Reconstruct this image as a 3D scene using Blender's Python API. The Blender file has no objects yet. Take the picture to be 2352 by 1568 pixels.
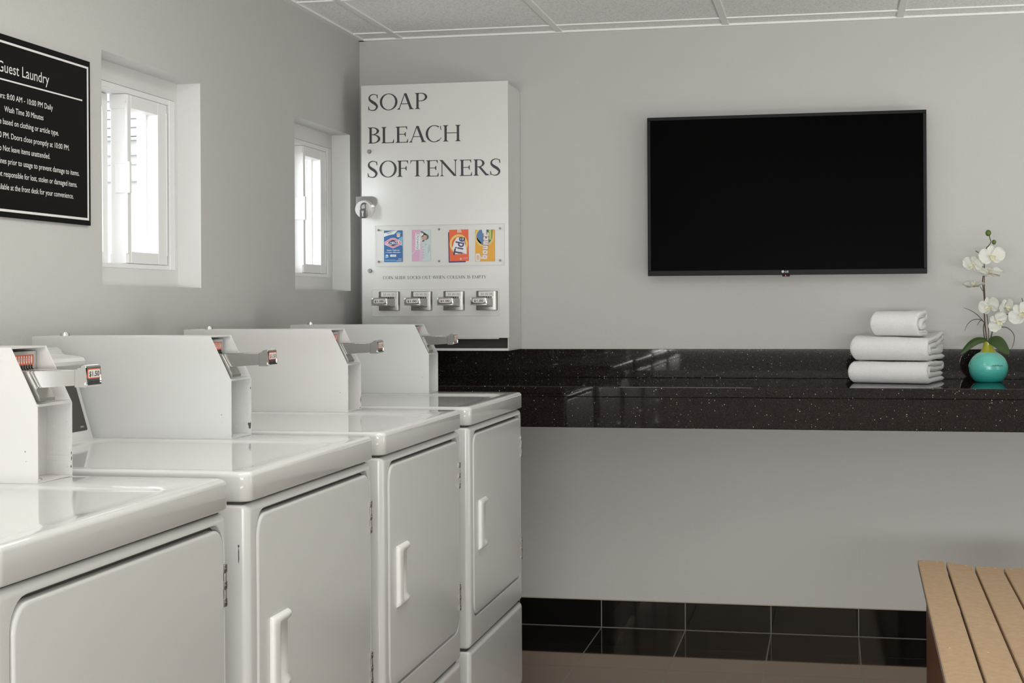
import bpy, bmesh, math, random
from mathutils import Vector, Matrix, noise
random.seed(7)
PI = math.pi
S = bpy.context.scene
COL = S.collection

# ------------------------------------------------------------------ camera
cam_d = bpy.data.cameras.new('camera'); cam = bpy.data.objects.new('camera', cam_d); COL.objects.link(cam)
S.camera = cam
cam_d.sensor_fit = 'HORIZONTAL'; cam_d.sensor_width = 36.0
cam_d.lens = 3522.5 / 2352 * 36.0
cam_d.shift_y = -(784 - 694.5) / 2352
cam_d.clip_start = 0.05; cam_d.clip_end = 200
YAW, ROLL = 0.2054, 0.0057
_f = Vector((-math.sin(YAW), math.cos(YAW), 0)); _r = Vector((math.cos(YAW), math.sin(YAW), 0)); _u = Vector((0, 0, 1))
_c, _s = math.cos(ROLL), math.sin(ROLL)
_r2 = _r * _c - _u * _s; _u2 = _u * _c + _r * _s
cam.matrix_world = Matrix(((_r2.x, _u2.x, -_f.x, 1.7362), (_r2.y, _u2.y, -_f.y, -5.5422), (_r2.z, _u2.z, -_f.z, 1.1836), (0, 0, 0, 1)))

# ------------------------------------------------------------------ world, exposure
S.view_settings.view_transform = 'Standard'; S.view_settings.look = 'None'
S.view_settings.gamma = 1.0; S.view_settings.exposure = 0.31
try: S.view_settings.use_curve_mapping = False
except Exception: pass
W = bpy.data.worlds.new('sky'); S.world = W; W.use_nodes = True
W.node_tree.nodes['Background'].inputs[0].default_value = (0.93, 0.97, 1.0, 1)
W.node_tree.nodes['Background'].inputs[1].default_value = 3.0

# ------------------------------------------------------------------ lights
def area(name, loc, target, sx, sy, power, color=(1, 1, 1), spread=PI):
    d = bpy.data.lights.new(name, 'AREA'); d.shape = 'RECTANGLE'; d.size = sx; d.size_y = sy
    d.energy = power; d.color = color; d.spread = spread
    o = bpy.data.objects.new(name, d); COL.objects.link(o); o.location = loc
    o.rotation_euler = (Vector(target) - Vector(loc)).to_track_quat('-Z', 'Y').to_euler()
    return o
area('ceiling_panel_light', (1.1, -2.6, 2.16), (1.1, -2.6, 0), 0.6, 1.2, 6.5, (1.0, 0.985, 0.96))
area('ceiling_panel_light', (0.8, -3.9, 2.16), (0.8, -3.9, 0), 0.6, 1.2, 3, (1.0, 0.985, 0.96))
area('front_fill_light', (2.0, -7.9, 0.98), (2.0, 0, 0.98), 3.6, 0.38, 120, (0.98, 0.99, 1.0))  # added fill lamp at the front wall, no window behind it
area('side_fill_light', (4.3, -1.5, 0.7), (1.5, -0.6, 2.17), 1.6, 0.9, 10.5, (1.0, 0.99, 0.97), 2.1)  # added fill lamp at the right wall, aimed up; no window there
area('bounce_fill_light', (2.0, -6.2, 1.0), (2.0, -6.2, 2.17), 1.5, 1.0, 50, (1.0, 0.99, 0.98))  # added unseen uplight behind the camera, brightens the room off the ceiling
area('bounce_fill_light', (3.0, -2.4, 1.0), (3.0, -2.4, 2.17), 1.0, 1.0, 19, (1.0, 0.99, 0.98))  # second added uplight, out of frame to the right, lifts the ceiling
area('sky_fill_light', (-1.7, -2.7, 1.9), (0.3, -0.1, 1.5), 1.0, 1.0, 30, (0.95, 0.98, 1.0))  # added lamp outside the left wall, extra light through the far window

# ------------------------------------------------------------------ materials
def mat(name, col, rough=0.5, metal=0.0, spec=0.5, **kw):
    m = bpy.data.materials.new(name); m.use_nodes = True
    b = m.node_tree.nodes['Principled BSDF']
    b.inputs['Base Color'].default_value = (*col, 1); b.inputs['Roughness'].default_value = rough
    b.inputs['Metallic'].default_value = metal; b.inputs['Specular IOR Level'].default_value = spec
    for k, v in kw.items(): b.inputs[k.replace('_', ' ')].default_value = v
    return m
def nd(m, t, **kw):
    n = m.node_tree.nodes.new(t)
    for k, v in kw.items():
        if k in n.inputs.keys(): n.inputs[k].default_value = v
        else: setattr(n, k, v)
    return n
def lk(m, a, ao, b, bi): m.node_tree.links.new(a.outputs[ao], b.inputs[bi])
def bump(m, scale, strength, dist=0.002, detail=3, src=None):
    b = m.node_tree.nodes['Principled BSDF']
    tc = nd(m, 'ShaderNodeNewGeometry')
    n = nd(m, 'ShaderNodeTexNoise'); n.inputs['Scale'].default_value = scale; n.inputs['Detail'].default_value = detail
    lk(m, tc, 'Position', n, 'Vector')
    bp = nd(m, 'ShaderNodeBump'); bp.inputs['Strength'].default_value = strength; bp.inputs['Distance'].default_value = dist
    lk(m, n, 'Fac', bp, 'Height'); lk(m, bp, 'Normal', b, 'Normal')
    return n
def ramp(m, n, out, stops):
    r = nd(m, 'ShaderNodeValToRGB'); e = r.color_ramp.elements
    e[0].position, e[0].color = stops[0][0], (*stops[0][1], 1); e[1].position, e[1].color = stops[1][0], (*stops[1][1], 1)
    for p, c in stops[2:]:
        q = e.new(p); q.color = (*c, 1)
    lk(m, n, out, r, 'Fac'); return r
def mth(m, op, a, b=None, c=None):
    n = nd(m, 'ShaderNodeMath'); n.operation = op
    for i, v in enumerate((a, b, c)):
        if v is None: continue
        if isinstance(v, (int, float)): n.inputs[i].default_value = v
        else: m.node_tree.links.new(v, n.inputs[i])
    return n.outputs[0]

M = {}
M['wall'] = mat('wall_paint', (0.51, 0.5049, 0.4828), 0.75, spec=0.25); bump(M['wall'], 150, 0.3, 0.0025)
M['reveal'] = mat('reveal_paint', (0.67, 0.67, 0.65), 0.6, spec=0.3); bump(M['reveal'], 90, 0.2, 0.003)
M['enamel'] = mat('white_enamel', (0.5653, 0.5653, 0.5483), 0.07, spec=0.5)
M['enamel_warm_lit'] = mat('white_enamel_warm_lit', (0.595, 0.5823, 0.5653), 0.28, spec=0.45)  # coin box paint with a warm tint of the lighting mixed in
M['enamel_cool_lit'] = mat('white_enamel_cool_lit', (0.5737, 0.5865, 0.5695), 0.28, spec=0.45)  # same paint, cool tint of light and reflections put into the colour
M['front'] = mat('white_enamel_front', (0.5483, 0.5483, 0.5312), 0.24, spec=0.45); bump(M['front'], 900, 0.03, 0.0006)
M['handle'] = mat('white_plastic', (0.72, 0.72, 0.6975), 0.32)
M['vinyl'] = mat('white_vinyl', (0.80, 0.80, 0.79), 0.4)
M['seam'] = mat('dark_seam', (0.05, 0.05, 0.045), 0.8)
M['chrome'] = mat('chrome', (0.66, 0.655, 0.64), 0.16, 1.0)
M['chrome_dark'] = mat('worn_steel', (0.26, 0.255, 0.24), 0.32, 1.0)
M['zinc'] = mat('brushed_zinc', (0.55, 0.54, 0.51), 0.38, 1.0); bump(M['zinc'], 400, 0.25, 0.0008)
M['guard'] = mat('bright_guard_steel', (0.88, 0.88, 0.86), 0.32, 0.85)
M['padlock'] = mat('padlock_steel', (0.13, 0.13, 0.12), 0.35, 0.8)
M['hinge'] = mat('hinge_steel', (0.27, 0.26, 0.24), 0.35, 1.0)
M['chip'] = mat('bare_metal_chip', (0.07, 0.065, 0.06), 0.6)
M['panel'] = mat('dark_control_panel', (0.034, 0.027, 0.025), 0.42)
M['badge'] = mat('badge_grey', (0.22, 0.21, 0.20), 0.5)
M['red'] = mat('label_red', (0.612, 0.09, 0.036), 0.5)
M['paper'] = mat('label_paper', (0.666, 0.648, 0.612), 0.55)
M['ink'] = mat('black_ink', (0.012, 0.012, 0.012), 0.5)
M['vend'] = mat('machine_white', (0.6715, 0.6757, 0.6502), 0.33, spec=0.4)
M['letter'] = mat('charcoal_letter', (0.035, 0.035, 0.038), 0.5)
M['letter_blue'] = mat('navy_charcoal_letter', (0.035, 0.037, 0.055), 0.5)
M['inside'] = mat('dark_inside', (0.03, 0.028, 0.024), 0.7)
M['tvframe'] = mat('tv_frame_black', (0.011, 0.011, 0.0115), 0.45, spec=0.12)
M['tvscreen'] = mat('tv_screen_black', (0.0008, 0.0008, 0.0008), 0.3, spec=0.012)
M['logo'] = mat('logo_silver', (0.55, 0.55, 0.55), 0.4)
M['sign'] = mat('sign_black', (0.003, 0.003, 0.003), 0.5, spec=0.1)
M['signtext'] = mat('sign_lettering', (0.70, 0.69, 0.66), 0.5)
M['caulk'] = mat('beige_caulk', (0.42, 0.36, 0.28), 0.7)
M['grout'] = mat('grey_grout', (0.16, 0.15, 0.14), 0.8)
M['towel'] = mat('terry_cloth', (0.783, 0.783, 0.7695), 0.95, spec=0.1, Sheen_Weight=0.3)
bump(M['towel'], 420, 0.9, 0.0035, 4)
M['stick'] = mat('brown_stick', (0.10, 0.045, 0.02), 0.6)
M['stem'] = mat('dark_green_stem', (0.035, 0.05, 0.02), 0.5)
M['leaf'] = mat('orchid_leaf', (0.0405, 0.0765, 0.018), 0.4); bump(M['leaf'], 60, 0.2, 0.002)
M['blade'] = mat('grass_blade', (0.03, 0.045, 0.025), 0.5)
M['petal'] = mat('white_petal', (0.72, 0.7065, 0.63), 0.6, spec=0.2, Subsurface_Weight=0.15)
M['lip'] = mat('flower_lip', (0.74, 0.71, 0.50), 0.6)
M['bud'] = mat('green_bud', (0.08, 0.13, 0.025), 0.45)
M['led'] = mat('standby_led', (0.3, 0.0, 0.01), 0.4, Emission_Color=(1, 0.03, 0.06, 1), Emission_Strength=4.0)
M['facade'] = mat('facade_white', (0.44, 0.44, 0.43), 0.8)
M['facade_line'] = mat('facade_trim_grey', (0.35, 0.35, 0.34), 0.8)
M['lampwhite'] = mat('diffuser', (0.9, 0.9, 0.88), 0.5, Emission_Color=(1, 0.98, 0.94, 1), Emission_Strength=1.0)
M['outdoor'] = mat('outdoor_ground', (0.45, 0.44, 0.42), 0.9)

g = mat('window_glass', (1, 1, 1), 0.0); M['glass'] = g
nt = g.node_tree; nt.nodes.remove(nt.nodes['Principled BSDF'])
tr = nd(g, 'ShaderNodeBsdfTransparent'); gl = nd(g, 'ShaderNodeBsdfGlossy'); gl.inputs['Roughness'].default_value = 0.02
mx = nd(g, 'ShaderNodeMixShader'); fr = nd(g, 'ShaderNodeFresnel'); fr.inputs[0].default_value = 1.35
gb = nd(g, 'ShaderNodeNewGeometry'); nt.links.new(mth(g, 'MULTIPLY', fr.outputs[0], mth(g, 'SUBTRACT', 1.0, gb.outputs['Backfacing'])), mx.inputs[0]); lk(g, tr, 0, mx, 1); lk(g, gl, 0, mx, 2); nt.links.new(mx.outputs[0], nt.nodes['Material Output'].inputs[0])
ac = g.copy(); ac.name = 'clear_acrylic'; M['acrylic'] = ac

# ceiling tile
m = mat('ceiling_tile', (0.58, 0.585, 0.56), 0.9, spec=0.1); M['ctile'] = m
n = bump(m, 150, 0.75, 0.004, 5)
r = ramp(m, n, 'Fac', [(0.32, (0.74, 0.745, 0.72)), (0.55, (0.93, 0.935, 0.905))]); lk(m, r, 'Color', m.node_tree.nodes['Principled BSDF'], 'Base Color')
M['tbar'] = mat('ceiling_grid_paint', (0.84, 0.84, 0.815), 0.5)

# black granite with mica flecks
def granite(name, base, rough, gloss=0.5):
    m = mat(name, base, rough, spec=gloss)
    b = m.node_tree.nodes['Principled BSDF']; geo = nd(m, 'ShaderNodeNewGeometry')
    v = nd(m, 'ShaderNodeTexVoronoi'); v.inputs['Scale'].default_value = 165; lk(m, geo, 'Position', v, 'Vector')
    sz = nd(m, 'ShaderNodeSeparateColor'); lk(m, v, 'Color', sz, 'Color')
    thr = mth(m, 'MULTIPLY', mth(m, 'POWER', sz.outputs[0], 6.0), 0.25)
    f = mth(m, 'LESS_THAN', v.outputs['Distance'], thr)
    n = nd(m, 'ShaderNodeTexNoise'); n.inputs['Scale'].default_value = 260; n.inputs['Detail'].default_value = 2; lk(m, geo, 'Position', n, 'Vector')
    r = ramp(m, n, 'Fac', [(0.45, base), (0.72, (base[0] * 2.6 + .004, base[1] * 2.3 + .003, base[2] * 2.2 + .003))])
    mc = nd(m, 'ShaderNodeMix', data_type='RGBA'); m.node_tree.links.new(f, mc.inputs[0]); m.node_tree.links.new(r.outputs[0], mc.inputs[6])
    r2 = ramp(m, sz, 1, [(0.0, (0.30, 0.27, 0.22)), (1.0, (0.62, 0.58, 0.52))]); m.node_tree.links.new(r2.outputs[0], mc.inputs[7])
    m.node_tree.links.new(mc.outputs[2], b.inputs['Base Color']); return m
M['granite'] = granite('black_granite', (0.007, 0.0048, 0.0045), 0.03, 0.38)

# polished floor and base tiles
def tile(name, base, line, pitch, x0, y0=None, wx=0.004, wy=0.003, tint=(1, 1, 1), rough=0.04, ior=1.55):
    m = bpy.data.materials.new(name); m.use_nodes = True; nt = m.node_tree; nt.nodes.remove(nt.nodes['Principled BSDF'])
    geo = nd(m, 'ShaderNodeNewGeometry'); sp = nd(m, 'ShaderNodeSeparateXYZ'); lk(m, geo, 'Position', sp, 0)
    fx = mth(m, 'FRACT', mth(m, 'DIVIDE', mth(m, 'SUBTRACT', sp.outputs[0], x0 - wx / 2 - 40 * pitch), pitch))
    j = mth(m, 'LESS_THAN', fx, wx / pitch)
    if y0 is not None:
        fy = mth(m, 'FRACT', mth(m, 'DIVIDE', mth(m, 'SUBTRACT', sp.outputs[1], y0 - wy / 2 - 60 * pitch), pitch))
        j = mth(m, 'MAXIMUM', j, mth(m, 'MULTIPLY', mth(m, 'LESS_THAN', fy, wy / pitch), 0.35))
    n = nd(m, 'ShaderNodeTexNoise'); n.inputs['Scale'].default_value = 9; lk(m, geo, 'Position', n, 'Vector')
    r = ramp(m, n, 'Fac', [(0.3, base), (0.8, tuple(c * 1.5 + .001 for c in base))])
    mc = nd(m, 'ShaderNodeMix', data_type='RGBA'); nt.links.new(j, mc.inputs[0]); nt.links.new(r.outputs[0], mc.inputs[6]); mc.inputs[7].default_value = (*line, 1)
    df = nd(m, 'ShaderNodeBsdfDiffuse'); nt.links.new(mc.outputs[2], df.inputs[0])
    gls = nd(m, 'ShaderNodeBsdfGlossy'); gls.inputs[0].default_value = (*tint, 1); gls.inputs['Roughness'].default_value = rough
    fr = nd(m, 'ShaderNodeFresnel'); fr.inputs[0].default_value = ior
    fac = mth(m, 'MULTIPLY', fr.outputs[0], mth(m, 'SUBTRACT', 1.0, mth(m, 'MULTIPLY', j, 0.85)))
    ms = nd(m, 'ShaderNodeMixShader'); nt.links.new(fac, ms.inputs[0]); lk(m, df, 0, ms, 1); lk(m, gls, 0, ms, 2)
    nt.links.new(ms.outputs[0], nt.nodes['Material Output'].inputs[0]); return m
M['floor'] = tile('polished_floor_tile', (0.010, 0.009, 0.008), (0.20, 0.19, 0.165), 0.3045, 0.9100, -0.010, tint=(1.0, 0.82, 0.68), ior=3.1)
M['basetile'] = tile('black_base_tile', (0.004, 0.004, 0.004), (0.17, 0.16, 0.15), 0.3045, 0.9100, None, rough=0.05, ior=1.5)

# bench
m = mat('tan_slat', (0.42, 0.285, 0.17), 0.55, spec=0.3); M['slat'] = m
n = bump(m, 60, 0.04, 0.001); r = ramp(m, n, 'Fac', [(0.3, (0.405, 0.28, 0.168)), (0.75, (0.475, 0.332, 0.206))]); lk(m, r, 'Color', m.node_tree.nodes['Principled BSDF'], 'Base Color')
M['slat_edge'] = mat('slat_cut_edge', (0.20, 0.17, 0.15), 0.7)
m = mat('brown_stained_wood', (0.085, 0.028, 0.012), 0.45); M['brownwood'] = m; m.node_tree.nodes['Principled BSDF'].inputs['Base Color'].default_value = (0.12, 0.040, 0.014, 1); m.node_tree.nodes['Principled BSDF'].inputs['Specular IOR Level'].default_value = 0.2; bump(m, 40, 0.3, 0.002)

# vase glaze: turquoise rings, a brown crackle mark and an olive neck
m = mat('turquoise_glaze', (0.03, 0.33, 0.29), 0.12, spec=0.6); M['vase'] = m
b = m.node_tree.nodes['Principled BSDF']; tc = nd(m, 'ShaderNodeTexCoord'); sp = nd(m, 'ShaderNodeSeparateXYZ'); lk(m, tc, 'Object', sp, 0)
nz = nd(m, 'ShaderNodeTexNoise'); nz.inputs['Scale'].default_value = 14; lk(m, tc, 'Object', nz, 'Vector')
wv = mth(m, 'SINE', mth(m, 'MULTIPLY', mth(m, 'ADD', sp.outputs[2], mth(m, 'MULTIPLY', nz.outputs[0], 0.006)), 1500))
rr = nd(m, 'ShaderNodeValToRGB'); e = rr.color_ramp.elements
e[0].position = 0.0; e[0].color = (0.012, 0.27, 0.245, 1); e[1].position = 0.5; e[1].color = (0.11, 0.50, 0.43, 1); q = e.new(0.95); q.color = (0.19, 0.60, 0.50, 1)
m.node_tree.links.new(mth(m, 'ADD', mth(m, 'MULTIPLY', sp.outputs[2], 9.0), mth(m, 'MULTIPLY', wv, 0.06)), rr.inputs[0])
lk(m, rr, 'Color', b, 'Base Color')
bp_ = nd(m, 'ShaderNodeBump'); bp_.inputs['Strength'].default_value = 0.12; bp_.inputs['Distance'].default_value = 0.0006; m.node_tree.links.new(wv, bp_.inputs['Height']); lk(m, bp_, 'Normal', b, 'Normal')
M['neck'] = mat('olive_glaze', (0.34, 0.35, 0.025), 0.15, spec=0.6)
M['crackle'] = mat('brown_glaze_mark', (0.10, 0.04, 0.008), 0.3)
for k, c in dict(bleach_blue=(0.03, 0.14, 0.36), sky_blue=(0.16, 0.42, 0.60), rose=(0.72, 0.22, 0.30), navy=(0.05, 0.055, 0.16), white_print=(0.76, 0.77, 0.77),
                 pink=(0.66, 0.38, 0.53), pale_teal=(0.52, 0.63, 0.63), pale_lilac=(0.60, 0.50, 0.62), hair=(0.14, 0.11, 0.09), skin=(0.50, 0.36, 0.27), teal_ink=(0.22, 0.33, 0.38),
                 orange_red=(0.78, 0.13, 0.045), yellow=(0.75, 0.60, 0.14), amber=(0.78, 0.40, 0.04), lime=(0.50, 0.55, 0.16), dark_green=(0.07, 0.17, 0.06), peach=(0.75, 0.50, 0.40), blue2=(0.10, 0.22, 0.42)).items():
    M[k] = mat('print_' + k, c, 0.42)

# ------------------------------------------------------------------ mesh helpers
def obj(name, bm, mt, parent=None, smooth=False, loc=None, normals=True):
    if normals: bmesh.ops.recalc_face_normals(bm, faces=bm.faces)
    me = bpy.data.meshes.new(name); bm.to_mesh(me); bm.free()
    for x in (mt if isinstance(mt, (list, tuple)) else [mt]): me.materials.append(M[x])
    if smooth:
        for p in me.polygons: p.use_smooth = True
        try: me.set_sharp_from_angle(angle=math.radians(smooth if smooth > 1 else 40))
        except Exception: pass
    o = bpy.data.objects.new(name, me); COL.objects.link(o)
    if parent: o.parent = parent
    if loc: o.location = loc
    return o
def B(): return bmesh.new()
def box(bm, x0, x1, y0, y1, z0, z1, bev=0.0, seg=2, mi=0):
    r = bmesh.ops.create_cube(bm, size=1)
    vs = r['verts']
    bmesh.ops.scale(bm, vec=(x1 - x0, y1 - y0, z1 - z0), verts=vs)
    bmesh.ops.translate(bm, vec=((x0 + x1) / 2, (y0 + y1) / 2, (z0 + z1) / 2), verts=vs)
    if bev > 0:
        es = list({e for v in vs for e in v.link_edges})
        rr = bmesh.ops.bevel(bm, geom=es, offset=bev, segments=seg, affect='EDGES', profile=0.5)
    if mi:
        for f in bm.faces:
            if f.material_index == 0 and all(v in vs for v in f.verts): f.material_index = mi
    return bm
def prism(bm, pts, axis, a, b_, mi=0):
    """extrude a 2D outline (pts) from a to b along axis. axis 'y': pts=(x,z); 'x': pts=(y,z); 'z': pts=(x,y)"""
    def P(p, t): return {'y': (p[0], t, p[1]), 'x': (t, p[0], p[1]), 'z': (p[0], p[1], t)}[axis]
    A = [bm.verts.new(P(p, a)) for p in pts]; C = [bm.verts.new(P(p, b_)) for p in pts]; n = len(pts)
    fs = [bm.faces.new(A), bm.faces.new(C[::-1])]
    for i in range(n): fs.append(bm.faces.new((A[i], C[i], C[(i + 1) % n], A[(i + 1) % n])))
    for f in fs: f.material_index = mi
    return fs
def rrect(x0, x1, y0, y1, r, n=6):
    out = []
    for cx, cy, a0 in ((x1 - r, y1 - r, 0), (x0 + r, y1 - r, 90), (x0 + r, y0 + r, 180), (x1 - r, y0 + r, 270)):
        for i in range(n + 1):
            a = math.radians(a0 + 90 * i / n); out.append((cx + r * math.cos(a), cy + r * math.sin(a)))
    return out
def loft(bm, loops, cap0=True, cap1=True, closed=True, mi=0):
    L = [[bm.verts.new(p) for p in lp] for lp in loops]; n = len(L[0]); fs = []
    for a, b_ in zip(L[:-1], L[1:]):
        for i in range(n if closed else n - 1):
            j = (i + 1) % n; fs.append(bm.faces.new((a[i], a[j], b_[j], b_[i])))
    if cap0: fs.append(bm.faces.new(L[0][::-1]))
    if cap1: fs.append(bm.faces.new(L[-1]))
    for f in fs: f.material_index = mi
    return L
def lathe(bm, prof, n=40, c=(0, 0, 0)):
    loft(bm, [[(c[0] + r * math.cos(2 * PI * i / n), c[1] + r * math.sin(2 * PI * i / n), c[2] + z) for i in range(n)] for r, z in prof])
    bmesh.ops.remove_doubles(bm, verts=bm.verts, dist=1e-6)
def cyl(bm, p0, p1, r0, r1=None, n=16, mi=0):
    r1 = r0 if r1 is None else r1
    p0, p1 = Vector(p0), Vector(p1); d = (p1 - p0).normalized()
    a = d.orthogonal().normalized(); b_ = d.cross(a)
    loft(bm, [[p + (a * math.cos(2 * PI * i / n) + b_ * math.sin(2 * PI * i / n)) * r for i in range(n)] for p, r in ((p0, r0), (p1, r1))], mi=mi)
def tube(bm, pts, rad, n=8):
    pts = [Vector(p) for p in pts]; loops = []; ref = None
    for i, p in enumerate(pts):
        t = (pts[min(i + 1, len(pts) - 1)] - pts[max(i - 1, 0)]).normalized()
        if ref is None: ref = t.orthogonal().normalized()
        a = (ref - t * ref.dot(t)).normalized(); ref = a; b_ = t.cross(a)
        r = rad[i] if isinstance(rad, (list, tuple)) else rad
        loops.append([p + (a * math.cos(2 * PI * k / n) + b_ * math.sin(2 * PI * k / n)) * r for k in range(n)])
    loft(bm, loops)
def spline(pts, k=6):
    P = [Vector(p) for p in pts]; out = []
    for i in range(len(P) - 1):
        p0, p1, p2, p3 = P[max(i - 1, 0)], P[i], P[i + 1], P[min(i + 2, len(P) - 1)]
        for j in range(k):
            t = j / k
            out.append(0.5 * ((2 * p1) + (p2 - p0) * t + (2 * p0 - 5 * p1 + 4 * p2 - p3) * t * t + (3 * p1 - p0 - 3 * p2 + p3) * t ** 3))
    out.append(P[-1]); return out
def poly(bm, pts3, mi=0):
    f = bm.faces.new([bm.verts.new(p) for p in pts3]); f.material_index = mi; return f
def thing(name, label, cat, loc=(0, 0, 0), group=None, rotz=0):
    o = bpy.data.objects.new(name, None); COL.objects.link(o); o.location = loc; o.rotation_euler = (0, 0, rotz)
    o['label'] = label; o['category'] = cat
    if group: o['group'] = group
    return o
def tag(o, label, cat, group=None):
    o['label'] = label; o['category'] = cat
    if group: o['group'] = group
    return o
def struct(o): o['kind'] = 'structure'; return o

# text from the built-in font, returned as unit outline faces
def text_faces(s, bold=0.0, shear=0.0, space=1.0):
    c = bpy.data.curves.new('t', 'FONT'); c.body = s; c.size = 1; c.offset = bold; c.shear = shear; c.space_character = space; c.resolution_u = 3
    o = bpy.data.objects.new('t', c); COL.objects.link(o)
    dg = bpy.context.evaluated_depsgraph_get(); me = bpy.data.meshes.new_from_object(o.evaluated_get(dg))
    vs = [(v.co.x, v.co.y) for v in me.vertices]; fs = [tuple(p.vertices) for p in me.polygons]
    bpy.data.objects.remove(o); bpy.data.curves.remove(c); bpy.data.meshes.remove(me)
    return vs, fs
def add_text(bm, s, P, u0, u1, v0, v1, bold=0.0, shear=0.0, cap=None, mi=0, rot=0, space=1.0):
    """fit s into u0..u1 x v0..v1 (v0 = baseline, v1 = cap height) with map P(u,v)->xyz; rot in degrees about the box centre"""
    vs, fs = text_faces(s, bold, shear, space)
    xs = [v[0] for v in vs]; x0, x1 = min(xs), max(xs)
    caph = 0.729 if cap is None else cap
    cu, cv = (u0 + u1) / 2, (v0 + v1) / 2; ca, sa = math.cos(math.radians(rot)), math.sin(math.radians(rot)); out = []
    for x, y in vs:
        u = u0 + (x - x0) / (x1 - x0) * (u1 - u0); v = v0 + y / caph * (v1 - v0)
        if rot:
            a, b_ = u - cu, v - cv; u, v = cu + a * ca - b_ * sa, cv + a * sa + b_ * ca
        out.append(bm.verts.new(P(u, v)))
    for f in fs:
        try: bm.faces.new([out[i] for i in f]).material_index = mi
        except ValueError: pass
def text_ratio(s, cap=0.729):
    vs, _ = text_faces(s); xs = [v[0] for v in vs]; return (max(xs) - min(xs)) / cap

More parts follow.
